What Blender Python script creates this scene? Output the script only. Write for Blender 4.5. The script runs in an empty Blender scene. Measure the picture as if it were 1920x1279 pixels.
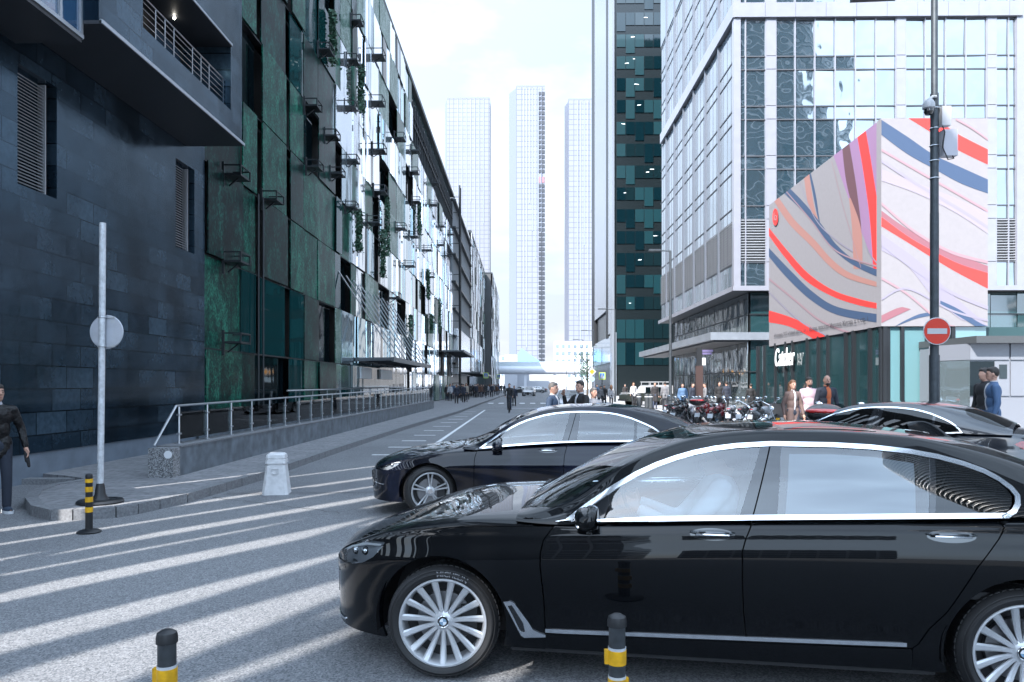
import bpy, bmesh, math, random
import numpy as np
from mathutils import Vector, Matrix
from mathutils.geometry import delaunay_2d_cdt
R=math.radians; PI=math.pi
rnd=random.Random(7)
sc=bpy.context.scene
COL=sc.collection
# ---------------------------------------------------------------- camera, sky, sun, exposure
FPX=1400.; HC=1.75; YAW=0.0129; VH=722.
cam=bpy.data.objects.new('camera',bpy.data.cameras.new('camera')); COL.objects.link(cam)
cam.location=(0,0,HC); cam.rotation_euler=(PI/2,0,YAW)
cam.data.sensor_width=36; cam.data.lens=36*FPX/1920; cam.data.shift_y=(VH-639.5)/1920
cam.data.clip_end=6000; cam.data.clip_start=.05
sc.camera=cam
SAZ=(-.56,-.8285); SEL=R(41)
SKLO=.3
w=bpy.data.worlds.new('World'); sc.world=w; w.use_nodes=True
nt=w.node_tree; bg=nt.nodes['Background']
sky=nt.nodes.new('ShaderNodeTexSky'); sky.sky_type='NISHITA'; sky.sun_disc=False
sky.sun_elevation=SEL; sky.sun_rotation=math.atan2(SAZ[0],SAZ[1]); sky.air_density=1.0; sky.dust_density=2.2; sky.ozone_density=1.4
# thin broken cloud over the procedural sky
tc=nt.nodes.new('ShaderNodeTexCoord'); mp=nt.nodes.new('ShaderNodeMapping'); mp.inputs['Scale'].default_value=(1,1,2.6)
nz=nt.nodes.new('ShaderNodeTexNoise'); nz.inputs['Scale'].default_value=2.6; nz.inputs['Detail'].default_value=6; nz.inputs['Roughness'].default_value=.55
cr=nt.nodes.new('ShaderNodeValToRGB'); cr.color_ramp.elements[0].position=.42; cr.color_ramp.elements[1].position=.72
cr.color_ramp.elements[0].color=(.45,.45,.45,1); cr.color_ramp.elements[1].color=(.95,.95,.95,1)
mx=nt.nodes.new('ShaderNodeMix'); mx.data_type='RGBA'
mx.inputs['B'].default_value=(10.6,12.9,15.5,1)
L=nt.links.new
L(tc.outputs['Generated'],mp.inputs[0]); L(mp.outputs[0],nz.inputs['Vector']); L(nz.outputs['Fac'],cr.inputs[0])
L(cr.outputs[0],mx.inputs['Factor']); L(sky.outputs[0],mx.inputs['A']); dt_=nt.nodes.new('ShaderNodeVectorMath'); dt_.operation='DOT_PRODUCT'; dt_.inputs[1].default_value=(SAZ[0]*.9,SAZ[1]*.9,.44)
mr_=nt.nodes.new('ShaderNodeMapRange'); mr_.inputs['From Min'].default_value=-.9; mr_.inputs['From Max'].default_value=.9; pass
ml_=nt.nodes.new('ShaderNodeVectorMath'); ml_.operation='MULTIPLY'; cm_=nt.nodes.new('ShaderNodeMix'); cm_.data_type='VECTOR'; cm_.inputs['A'].default_value=(.40,.325,.285); cm_.inputs['B'].default_value=(1.5,1.62,1.74)
L(tc.outputs['Generated'],dt_.inputs[0]); L(dt_.outputs['Value'],mr_.inputs[0]); L(mr_.outputs[0],cm_.inputs['Factor']); L(cm_.outputs['Result'],ml_.inputs[1]); L(mx.outputs['Result'],ml_.inputs[0]); L(ml_.outputs[0],bg.inputs['Color'])
bg.inputs['Strength'].default_value=.092
sl=bpy.data.objects.new('sun',bpy.data.lights.new('sun','SUN')); COL.objects.link(sl)
sl.data.energy=5.0; sl.data.angle=R(.5); sl.data.color=(1,.95,.9)
sv=Vector((SAZ[0]*math.cos(SEL),SAZ[1]*math.cos(SEL),math.sin(SEL)))
sl.rotation_euler=sv.to_track_quat('Z','Y').to_euler()
sc.view_settings.view_transform='Standard'; sc.view_settings.look='None'; sc.view_settings.gamma=1
sc.view_settings.exposure=1.45
sc.cycles.max_bounces=7; sc.cycles.glossy_bounces=5; sc.cycles.transmission_bounces=6; sc.cycles.transparent_max_bounces=12
sc.cycles.caustics_reflective=False; sc.cycles.caustics_refractive=False; sc.cycles.sample_clamp_indirect=6

# ---------------------------------------------------------------- pixel helpers (photo pixel -> metres)
FW=(-math.sin(YAW),math.cos(YAW)); RT=(math.cos(YAW),math.sin(YAW))
def px(u,v,d):
    k=(u-960)/FPX*d
    return Vector((d*FW[0]+k*RT[0], d*FW[1]+k*RT[1], HC-(v-VH)*d/FPX))
def pg(u,v,z=0.):
    return px(u,v,FPX*(HC-z)/(v-VH))
def yat(u,X): # Y where the vertical plane x=X is seen at column u
    k=(u-960)/FPX
    return X*(FW[1]+k*RT[1])/(FW[0]+k*RT[0])
# ---------------------------------------------------------------- materials
MC={}
def mat(name,col,rough=.5,metal=0.,spec=.5,coat=0.,bump=None,var=None,ior=1.5,emit=None,trans=0.,alpha=1.,coatrough=.03,coatior=1.5,stretch=(1,1,1)):
    """bump=(scale,strength,dist) noise bump; var=(scale,amount) value variation of the base colour"""
    if name in MC: return MC[name]
    m=bpy.data.materials.new(name); m.use_nodes=True; n=m.node_tree; b=n.nodes['Principled BSDF']
    b.inputs['Base Color'].default_value=(*col,1); b.inputs['Roughness'].default_value=rough; b.inputs['Metallic'].default_value=metal
    b.inputs['IOR'].default_value=ior; b.inputs['Coat Weight'].default_value=coat; b.inputs['Coat Roughness'].default_value=coatrough; b.inputs['Coat IOR'].default_value=coatior
    b.inputs['Specular IOR Level'].default_value=spec; b.inputs['Transmission Weight'].default_value=trans; b.inputs['Alpha'].default_value=alpha
    if emit: b.inputs['Emission Color'].default_value=(*emit[:3],1); b.inputs['Emission Strength'].default_value=emit[3]
    lk=n.links.new
    if bump or var:
        t=n.nodes.new('ShaderNodeTexCoord'); mp=n.nodes.new('ShaderNodeMapping'); mp.inputs['Scale'].default_value=stretch
        lk(t.outputs['Object'],mp.inputs[0])
    if bump:
        z=n.nodes.new('ShaderNodeTexNoise'); z.inputs['Scale'].default_value=bump[0]; z.inputs['Detail'].default_value=3 if len(bump)<4 else bump[3]
        bp=n.nodes.new('ShaderNodeBump'); bp.inputs['Strength'].default_value=bump[1]; bp.inputs['Distance'].default_value=bump[2]
        lk(mp.outputs[0],z.inputs['Vector']); lk(z.outputs['Fac'],bp.inputs['Height']); lk(bp.outputs[0],b.inputs['Normal'])
        if coat: lk(bp.outputs[0],b.inputs['Coat Normal'])
    if var:
        z=n.nodes.new('ShaderNodeTexNoise'); z.inputs['Scale'].default_value=var[0]; z.inputs['Detail'].default_value=5
        r=n.nodes.new('ShaderNodeValToRGB'); a=var[1]
        r.color_ramp.elements[0].position=.3; r.color_ramp.elements[1].position=.7
        r.color_ramp.elements[0].color=(*[c*(1-a) for c in col],1); r.color_ramp.elements[1].color=(*[min(1,c*(1+a)) for c in col],1)
        lk(mp.outputs[0],z.inputs['Vector']); lk(z.outputs['Fac'],r.inputs[0]); lk(r.outputs[0],b.inputs['Base Color'])
    MC[name]=m; return m
def nodes(m): return m.node_tree, m.node_tree.nodes['Principled BSDF']
# ---------------------------------------------------------------- mesh builder
class MB:
    def __init__(s): s.v=[];s.f=[];s.m=[]
    def add(s,vs,fs,mi=0):
        o=len(s.v); s.v+= [tuple(p) for p in vs]; s.f+=[tuple(i+o for i in f) for f in fs]; s.m+=[mi]*len(fs); return s
    def quad(s,a,b,c,d,mi=0): return s.add([a,b,c,d],[(0,1,2,3)],mi)
    def box(s,x0,x1,y0,y1,z0,z1,mi=0):
        return s.add([(x0,y0,z0),(x1,y0,z0),(x1,y1,z0),(x0,y1,z0),(x0,y0,z1),(x1,y0,z1),(x1,y1,z1),(x0,y1,z1)],
          [(0,3,2,1),(4,5,6,7),(0,1,5,4),(1,2,6,5),(2,3,7,6),(3,0,4,7)],mi)
    def bar(s,p,q,w,h,up=(0,0,1),mi=0): # rectangular bar between two points
        p=Vector(p);q=Vector(q);d=(q-p).normalized(); a=d.cross(Vector(up))
        if a.length<1e-4: a=d.cross(Vector((1,0,0)))
        a.normalize(); b=a.cross(d).normalized(); a*=w/2; b*=h/2
        return s.add([p-a-b,p+a-b,p+a+b,p-a+b,q-a-b,q+a-b,q+a+b,q-a+b],[(0,3,2,1),(4,5,6,7),(0,1,5,4),(1,2,6,5),(2,3,7,6),(3,0,4,7)],mi)
    def tube(s,pts,r,n=10,mi=0,caps=True,closed=False):
        pts=[Vector(p) for p in pts]; k=len(pts); rr=r if hasattr(r,'__len__') else [r]*k
        vs=[];pa=None
        for i,p in enumerate(pts):
            if closed: d=pts[(i+1)%k]-pts[i-1]
            else: d=pts[min(i+1,k-1)]-pts[max(i-1,0)]
            d.normalize()
            if pa is None:
                a=d.cross(Vector((0,0,1)))
                if a.length<1e-3: a=d.cross(Vector((1,0,0)))
            else:
                a=pa-d*pa.dot(d)
                if a.length<1e-5: a=d.cross(Vector((0,1,0)))
            a.normalize(); pa=a; b=d.cross(a)
            vs+=[p+(a*math.cos(2*PI*j/n)+b*math.sin(2*PI*j/n))*rr[i] for j in range(n)]
        fs=[]
        for i in range(k if closed else k-1):
            i2=(i+1)%k
            fs+=[(i*n+j,i*n+(j+1)%n,i2*n+(j+1)%n,i2*n+j) for j in range(n)]
        if caps and not closed: fs+=[tuple(range(n-1,-1,-1)),tuple(range((k-1)*n,k*n))]
        return s.add(vs,fs,mi)
    def lathe(s,prof,n=24,o=(0,0,0),ax='z',mi=0,cap=True):
        vs=[]
        for r,h in prof:
            for j in range(n):
                c,q=r*math.cos(2*PI*j/n),r*math.sin(2*PI*j/n)
                p={'z':(c,q,h),'y':(c,h,q),'x':(h,c,q)}[ax]; vs.append((p[0]+o[0],p[1]+o[1],p[2]+o[2]))
        k=len(prof); fs=[]
        for i in range(k-1): fs+=[(i*n+j,i*n+(j+1)%n,(i+1)*n+(j+1)%n,(i+1)*n+j) for j in range(n)]
        if cap: fs+=[tuple(range(n-1,-1,-1)),tuple(range((k-1)*n,k*n))]
        if ax=='y': fs=[f[::-1] for f in fs]
        return s.add(vs,fs,mi)
    def prism(s,poly,fn,h,mi=0): # poly 2D list; fn(a,b,h)->3D
        n=len(poly); vs=[fn(a,b,0) for a,b in poly]+[fn(a,b,h) for a,b in poly]
        return s.add(vs,[tuple(range(n-1,-1,-1)),tuple(range(n,2*n))]+[(i,(i+1)%n,n+(i+1)%n,n+i) for i in range(n)],mi)
    def grid(s,fn,nu,nv,mi=0,cu=False):
        vs=[fn(i/nu,j/nv) for i in range(nu+1) for j in range(nv+1)]
        return s.add(vs,[(i*(nv+1)+j,(i+1)*(nv+1)+j,(i+1)*(nv+1)+j+1,i*(nv+1)+j+1) for i in range(nu) for j in range(nv)],mi)
    def sphere(s,c,r,n=12,m=8,mi=0,sc=(1,1,1)):
        vs=[];fs=[]
        for i in range(m+1):
            t=PI*i/m
            for j in range(n): vs.append((c[0]+r*sc[0]*math.sin(t)*math.cos(2*PI*j/n),c[1]+r*sc[1]*math.sin(t)*math.sin(2*PI*j/n),c[2]+r*sc[2]*math.cos(t)))
        for i in range(m): fs+=[(i*n+j,(i+1)*n+j,(i+1)*n+(j+1)%n,i*n+(j+1)%n) for j in range(n)]
        return s.add(vs,fs,mi)
    def merge(s,o,M=None,mi=None):
        vs=o.v if M is None else [tuple(M@Vector(p)) for p in o.v]
        k=len(s.v); s.v+=vs; s.f+=[tuple(i+k for i in f) for f in o.f]; s.m+=o.m if mi is None else [mi]*len(o.f); return s
    def mesh(s,name,mats,smooth=30,fix=True):
        me=bpy.data.meshes.new(name); me.from_pydata(s.v,[],s.f)
        for m in (mats if isinstance(mats,(list,tuple)) else [mats]): me.materials.append(m)
        if len(me.materials)>1: me.polygons.foreach_set('material_index',s.m)
        if fix:
            b=bmesh.new(); b.from_mesh(me); bmesh.ops.recalc_face_normals(b,faces=b.faces); b.to_mesh(me); b.free()
        if smooth: 
            me.polygons.foreach_set('use_smooth',[True]*len(me.polygons)); me.set_sharp_from_angle(angle=R(smooth))
        me.update(); return me
    def build(s,name,mats,parent=None,smooth=30,world=True,label=None,kind=None,fix=True):
        if parent is not None and world:
            l=parent.location; s.v=[(p[0]-l[0],p[1]-l[1],p[2]-l[2]) for p in s.v]
        o=bpy.data.objects.new(name,s.mesh(name,mats,smooth,fix)); COL.objects.link(o)
        if parent is not None: o.parent=parent
        if label: o['label']=label
        if kind: o['kind']=kind
        return o
def empty(name,loc,label=None,cat=None,group=None,rz=0):
    o=bpy.data.objects.new(name,None); COL.objects.link(o); o.location=loc; o.rotation_euler=(0,0,rz); o.empty_display_size=.2
    return tag(o,label,cat,group)
def tag(o,label=None,cat=None,group=None,kind=None):
    if label: o['label']=label
    if cat: o['category']=cat
    if group: o['group']=group
    if kind: o['kind']=kind
    return o
def copy_tree(o,parent=None):
    c=o.copy(); COL.objects.link(c); c.parent=parent
    if parent is None: c.matrix_parent_inverse=Matrix()
    for ch in list(o.children): copy_tree(ch,c)
    return c
def struct(mb,name,m,smooth=0,kind='structure'):
    o=mb.build(name,m,smooth=smooth); o['kind']=kind; return o
def many(items,name,m,parent,cap=96,smooth=0,key=None,label=None):
    """each pane is a part of its own; past the cap the rest become one part"""
    if key: items=sorted(items,key=key)
    for it in items[:cap]: it.build(name,m,parent,smooth=smooth,label=label)
    if len(items)>cap:
        r=MB()
        for it in items[cap:]: r.merge(it)
        r.build(name,m,parent,smooth=smooth,kind='stuff')
def textmesh(txt,size,depth=.01,font=None,shear=0,bold=0.0,align='CENTER'):
    c=bpy.data.curves.new('t','FONT'); c.body=txt; c.size=size; c.extrude=depth; c.align_x=align; c.shear=shear; c.offset=bold
    c.align_y='CENTER'
    o=bpy.data.objects.new('t',c); COL.objects.link(o)
    dg=bpy.context.evaluated_depsgraph_get(); me=bpy.data.meshes.new_from_object(o.evaluated_get(dg))
    bpy.data.objects.remove(o); mb=MB(); mb.add([v.co[:] for v in me.vertices],[tuple(p.vertices) for p in me.polygons]); return mb
def patchy(m,scale,lo,hi):
    n,b=nodes(m); l_=b.inputs['Base Color'].links[0]; src=l_.from_socket
    t=n.nodes.new('ShaderNodeTexCoord'); z=n.nodes.new('ShaderNodeTexNoise'); z.inputs['Scale'].default_value=scale; z.inputs['Detail'].default_value=4
    r=n.nodes.new('ShaderNodeMapRange'); r.inputs['From Min'].default_value=.35; r.inputs['From Max'].default_value=.65; r.inputs['To Min'].default_value=lo; r.inputs['To Max'].default_value=hi
    x=n.nodes.new('ShaderNodeMix'); x.data_type='RGBA'; x.blend_type='MULTIPLY'; x.inputs['Factor'].default_value=1
    n.links.new(t.outputs['Object'],z.inputs['Vector']); n.links.new(z.outputs['Fac'],r.inputs[0]); n.links.new(src,x.inputs['A']); n.links.new(r.outputs[0],x.inputs['B']); n.links.new(x.outputs['Result'],b.inputs['Base Color'])
# ================================================================ GROUND
asph=mat('asphalt',(.095,.10,.108),.75,bump=(160,.6,.006),var=(2.2,.12))
def speckle(m,scale,c0,c1,amt=.5):
    n,b=nodes(m); lk=n.links.new
    t=n.nodes.new('ShaderNodeTexCoord'); v=n.nodes.new('ShaderNodeTexVoronoi'); v.inputs['Scale'].default_value=scale
    big=n.nodes.new('ShaderNodeTexNoise'); big.inputs['Scale'].default_value=.35; big.inputs['Detail'].default_value=6
    r=n.nodes.new('ShaderNodeValToRGB'); e=r.color_ramp.elements; e[0].color=(*c0,1); e[1].color=(*c1,1); e[0].position=.1; e[1].position=.95
    mi=n.nodes.new('ShaderNodeMix'); mi.data_type='RGBA'; mi.blend_type='MULTIPLY'; mi.inputs['Factor'].default_value=amt
    r2=n.nodes.new('ShaderNodeValToRGB'); r2.color_ramp.elements[0].position=.35; r2.color_ramp.elements[1].position=.65
    r2.color_ramp.elements[0].color=(.62,.62,.64,1); r2.color_ramp.elements[1].color=(1,1,1,1)
    lk(t.outputs['Object'],v.inputs['Vector']); lk(t.outputs['Object'],big.inputs['Vector'])
    lk(v.outputs['Color'],r.inputs[0]); lk(big.outputs['Fac'],r2.inputs[0]); lk(r.outputs[0],mi.inputs['A']); lk(r2.outputs[0],mi.inputs['B'])
    lk(mi.outputs['Result'],b.inputs['Base Color'])
speckle(asph,95,(.068,.074,.082),(.27,.275,.285))
pave=mat('paving',(.2,.2,.21),.8,bump=(60,.25,.004))
def bricktex(m,c1,c2,cm,scale,bw,rh,mortar=.012,rotx=0,rough=None,offset=.5,axes='xy',bias=0.):
    n,b=nodes(m); lk=n.links.new
    t=n.nodes.new('ShaderNodeTexCoord'); mp=n.nodes.new('ShaderNodeMapping')
    if axes=='yz': mp.inputs['Rotation'].default_value=(0,-PI/2,-PI/2) if False else (0,0,0)
    sx=n.nodes.new('ShaderNodeSeparateXYZ'); cx=n.nodes.new('ShaderNodeCombineXYZ')
    lk(t.outputs['Object'],sx.inputs[0])
    ii={'x':0,'y':1,'z':2}
    lk(sx.outputs[ii[axes[0]]],cx.inputs[0]); lk(sx.outputs[ii[axes[1]]],cx.inputs[1])
    br=n.nodes.new('ShaderNodeTexBrick'); br.inputs['Scale'].default_value=scale; br.inputs['Brick Width'].default_value=bw; br.inputs['Row Height'].default_value=rh
    br.inputs['Mortar Size'].default_value=mortar; br.offset=offset; br.inputs['Mortar Smooth'].default_value=.1; br.inputs['Bias'].default_value=bias
    br.inputs['Color1'].default_value=(*c1,1); br.inputs['Color2'].default_value=(*c2,1); br.inputs['Mortar'].default_value=(*cm,1)
    nz=n.nodes.new('ShaderNodeTexNoise'); nz.inputs['Scale'].default_value=9; nz.inputs['Detail'].default_value=8
    mr=n.nodes.new('ShaderNodeMapRange'); mr.inputs['From Min'].default_value=.3; mr.inputs['From Max'].default_value=.7; mr.inputs['To Min'].default_value=.72; mr.inputs['To Max'].default_value=1.2
    mi=n.nodes.new('ShaderNodeMix'); mi.data_type='RGBA'; mi.blend_type='MULTIPLY'; mi.inputs['Factor'].default_value=1
    lk(cx.outputs[0],br.inputs['Vector']); lk(t.outputs['Object'],nz.inputs['Vector']); lk(nz.outputs['Fac'],mr.inputs[0])
    lk(br.outputs['Color'],mi.inputs['A']); lk(mr.outputs[0],mi.inputs['B']); lk(mi.outputs['Result'],b.inputs['Base Color'])
    if rough:
        r=n.nodes.new('ShaderNodeMapRange'); r.inputs['To Min'].default_value=rough[0]; r.inputs['To Max'].default_value=rough[1]
        nz2=n.nodes.new('ShaderNodeTexNoise'); nz2.inputs['Scale'].default_value=2.5; nz2.inputs['Detail'].default_value=6
        lk(t.outputs['Object'],nz2.inputs['Vector']); lk(nz2.outputs['Fac'],r.inputs[0]); lk(r.outputs[0],b.inputs['Roughness'])
    return br
bricktex(pave,(.17,.175,.185),(.23,.23,.24),(.09,.09,.1),1,.4,.2,.006)
plaza=mat('plaza_paving',(.3,.3,.31),.7,bump=(60,.2,.004)); bricktex(plaza,(.27,.27,.28),(.36,.36,.37),(.14,.14,.15),1,.6,.6,.008,offset=0)
kerbm=mat('kerb_granite',(.16,.165,.175),.75,var=(30,.3))
MB().box(-1500,1500,-400,2500,-.4,0).build('road',asph,smooth=0)['kind']='structure'
def sheet(poly,z0,z1,name,m):
    b=MB(); b.prism([(p[0],p[1]) for p in poly],lambda a,c,h:(a,c,z0 if h==0 else z1),1); return struct(b,name,m)
kp=[pg(*q) for q in [(160,912),(92,924),(58,936),(46,950),(58,967),(94,976),(136,976),(218,971),(260,964),(300,955),(352,943),(394,930),(480,904),(560,876),(640,847),(760,806),(860,775),(905,757),(935,746)]]
kp=[(p.x,p.y) for p in kp]+[(-1.0,230.)]
def offs(path,d):
    out=[]
    for i,p in enumerate(path):
        a=path[max(i-1,0)];b=path[min(i+1,len(path)-1)]; t=Vector((b[0]-a[0],b[1]-a[1])).normalized(); out.append((p[0]-t.y*d,p[1]+t.x*d))
    return out
ki=offs(kp,.16)
sheet(ki+[(-8.8,230),(-8.8,13.6),(-8.2,13.3)],-.05,.125,'pavement',pave)
# kerb stones along the pavement edge, one strip with joints
kb=MB()
def seglist(path,step):
    out=[];
    for a,b in zip(path[:-1],path[1:]):
        L_=math.dist(a,b); n=max(1,round(L_/step)); out+=[((a[0]+(b[0]-a[0])*i/n),(a[1]+(b[1]-a[1])*i/n)) for i in range(n)]
    return out+[path[-1]]
fine=[p for p in seglist(kp[:-1],.55)]+[kp[-1]]; fi=offs(fine,.16)
for i in range(len(fine)-1):
    a,b,c,d=fine[i],fine[i+1],fi[i+1],fi[i]
    g=.02
    def lp(p,q,t): return (p[0]+(q[0]-p[0])*t,p[1]+(q[1]-p[1])*t)
    a2,b2=lp(a,b,g),lp(a,b,1-g); d2,c2=lp(d,c,g),lp(d,c,1-g)
    kb.prism([a2,b2,c2,d2],lambda x,y,h:(x,y,-.05 if h==0 else .14),1)
tag(kb.build('kerb',kerbm,smooth=0),kind='structure')
# low kerb in front of the stone wall at the far left
tag(MB().box(-9.4,-7.9,13.0,13.22,-.02,.1).build('kerb',kerbm,smooth=0),kind='structure')
# right plaza
sheet([(6.8,30),(6.6,46),(6.2,140),(60,140),(60,14),(9.5,14),(8.0,20)],-.05,.14,'plaza',plaza)
white_l=mat('road_paint',(.62,.63,.64),.7,var=(14,.25))
mk=MB()
for i,Y in enumerate([18.6,20.9,23.3,25.9,28.6,31.5,34.6,38,41.5,45,49]):
    mk.box(-3.75,-3.0,Y,Y+.14,.0,.004)
mk.box(-2.62,-2.5,18,52,0,.004)
for x in (-3.2,-2.2,-1.2,-.2,.8,1.8,2.8,3.8): mk.box(x,x+.5,70,73,0,.004)
mk.box(-.4,1.6,37,37.35,0,.004); mk.box(-.9,4,56,56.3,0,.004)
tag(mk.build('road_markings',white_l,smooth=0),kind='structure')
# cracks / tar seams on the road
tar=mat('tar_seam',(.02,.02,.022),.6)
tb=MB()
def wig(p,q,n,a,w_):
    p=Vector(p);q=Vector(q);d=(q-p);nn=Vector((-d.y,d.x,0)).normalized(); pts=[p+d*(i/n)+nn*rnd.uniform(-a,a) for i in range(n+1)]
    for i in range(n): 
        A,B=pts[i],pts[i+1]; tb.add([A-nn*w_,B-nn*w_,B+nn*w_,A+nn*w_],[(0,1,2,3)])
wig(pg(425,925,.003),pg(700,923,.003),30,.03,.012); wig(pg(400,932,.003),pg(640,962,.003),20,.05,.008)
tag(tb.build('tar_seam',tar,smooth=0,fix=False),kind='structure')
# repairs, manholes and oil stains
pt=mat('asphalt_patch',(.07,.072,.078),.8,bump=(160,.5,.005)); speckle(pt,110,(.075,.08,.088),(.24,.245,.255))
patch=MB()
for u0,v0,u1,v1 in():
    a,b,c,d_=pg(u0,v0,.003),pg(u1,v0-6,.003),pg(u1+25,v1-14,.003),pg(u0+30,v1,.003); patch.add([d_,c,b,a],[(0,1,2,3)])
patch.add([pg(425,927,.003),pg(700,924,.003),pg(700,900,.003),pg(560,905,.003)],[(0,1,2,3)])
tag(patch.build('asphalt_patch',pt,smooth=0,fix=False),kind='structure')
# ================================================================ LEFT STONE BUILDING
stone=mat('dark_stone',(.05,.055,.065),.22,spec=.6,bump=(3,.12,.03))
bricktex(stone,(.007,.014,.022),(.030,.048,.066),(.002,.003,.004),1,.9,.42,.012,axes='yz',rough=(.05,.30)); nodes(stone)[1].inputs['IOR'].default_value=1.6; patchy(stone,.55,.35,1.45)
nodes(stone)[1].inputs['Specular Tint'].default_value=(.30,.62,.92,1)
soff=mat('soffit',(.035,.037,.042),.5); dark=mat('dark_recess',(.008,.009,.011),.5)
edge=mat('edge_trim',(.42,.44,.47),.35,metal=.6); steel=mat('steel',(.55,.57,.6),.28,metal=1.)
plm=mat('plinth',(.15,.18,.22),.6,var=(3,.15))
sb=empty('stone_building',(-8.75,12,0),'dark blue stone clad building with louvred vents and a projecting balcony block','building')
m=MB(); # main wall with two vent holes: built from strips round the openings
ys=[9,12.85,13.95,18.78,19.86,20.5]
for i in range(5):
    y0,y1=ys[i],ys[i+1]
    if i in(1,3):
        zt=7.35 if i==1 else 7.5
        m.box(-12,-8.75,y0,y1,.53,5.25); m.box(-12,-8.75,y0,y1,zt,26); m.box(-12,-9.0,y0,y1,5.25,zt)
    else: m.box(-12,-8.75,y0,y1,.53,26)
m.build('wall',stone,sb,smooth=0)
MB().box(-12,-8.78,9,20.5,-.1,.53).build('plinth',plm,sb,smooth=0)
lm=mat('louvre',(.36,.37,.39),.45,metal=.3)
for y0,y1,zt in((12.85,13.80,7.33),(18.78,19.72,7.48)):
    f=MB()
    f.box(-9.0,-8.9,y0,y1,5.25,5.3).box(-9.0,-8.86,y1-.03,y1,5.25,zt)
    n=34
    for i in range(n):
        z=5.28+(zt-5.3)*i/n
        f.bar((-8.92,y0+.01,z+.02),(-8.92,y1-.03,z+.02),.075,.012,up=(.5,0,.8))
    f.build('louvre_vent',lm,sb,smooth=0)
# projecting balcony block
m=MB()
m.box(-8.75,-7.3,12.8,19.4,8.05,8.65); m.box(-8.75,-7.3,12.8,14.3,8.65,26); m.box(-8.75,-7.3,18.65,19.4,8.65,26)
for z in(10.3,13.4,16.5,19.6,22.7): m.box(-8.75,-7.3,14.3,18.65,z,z+1.15)
m.build('balcony_block',stone,sb,smooth=0)
m=MB(); m.box(-8.75,-7.26,12.8,19.42,7.99,8.05); 
for z in(10.24,): m.box(-8.75,-7.27,14.3,18.65,z,z+.06)
m.build('soffit',soff,sb,smooth=0)
m=MB(); m.box(-7.29,-7.24,12.8,19.45,8.0,8.07); m.box(-7.29,-7.25,14.3,18.65,10.25,10.3); m.build('trim',edge,sb,smooth=0)
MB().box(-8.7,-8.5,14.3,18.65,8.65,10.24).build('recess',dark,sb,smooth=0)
MB().box(-8.5,-8.46,17.2,18.4,8.7,10.0).build('window',mat('balcony_glass',(.05,.08,.12),.05,spec=1),sb,smooth=0)
for base,top in((8.65,9.4),(11.45,12.2)):
    r=MB()
    for k in range(5): r.tube([(-7.45,14.3,base+.12+k*.13),(-7.45,18.65,base+.12+k*.13)],.006,5)
    r.tube([(-7.45,14.3,top),(-7.45,18.65,top)],.018,6)
    for Y in (15.1,15.5,15.9,16.8,17.25,17.7,18.55): r.bar((-7.45,Y,base),(-7.45,Y,top),.03,.012)
    r.build('railing',steel,sb,smooth=30)
# glazed bay top left
bay=MB(); bay.box(-8.75,-7.62,9.2,12.78,7.78,12.5)
bg_=mat('bay_glass',(.03,.08,.16),.06,spec=1,ior=1.9,bump=(2,.15,.05)); bay.build('bay_window',bg_,sb,smooth=0)
fr=MB()
for Y in(12.79,12.2,10.9): fr.box(-7.63,-7.58,Y-.03,Y+.03,7.76,12.5)
fr.box(-7.64,-7.57,9.2,12.82,7.73,7.80); fr.box(-8.75,-7.6,12.76,12.84,7.73,7.80); fr.box(-7.64,-7.59,9.2,12.8,10.2,10.25)
fr.build('bay_frame',edge,sb,smooth=0)
MB().box(-8.75,-7.6,9.2,12.8,7.66,7.73).build('bay_soffit',soff,sb,smooth=0)
MB().sphere((-8.0,17.1,10.2),.03).build('downlight',mat('downl',(1,1,1),.5,emit=(1,.95,.85,14)),sb)

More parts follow.
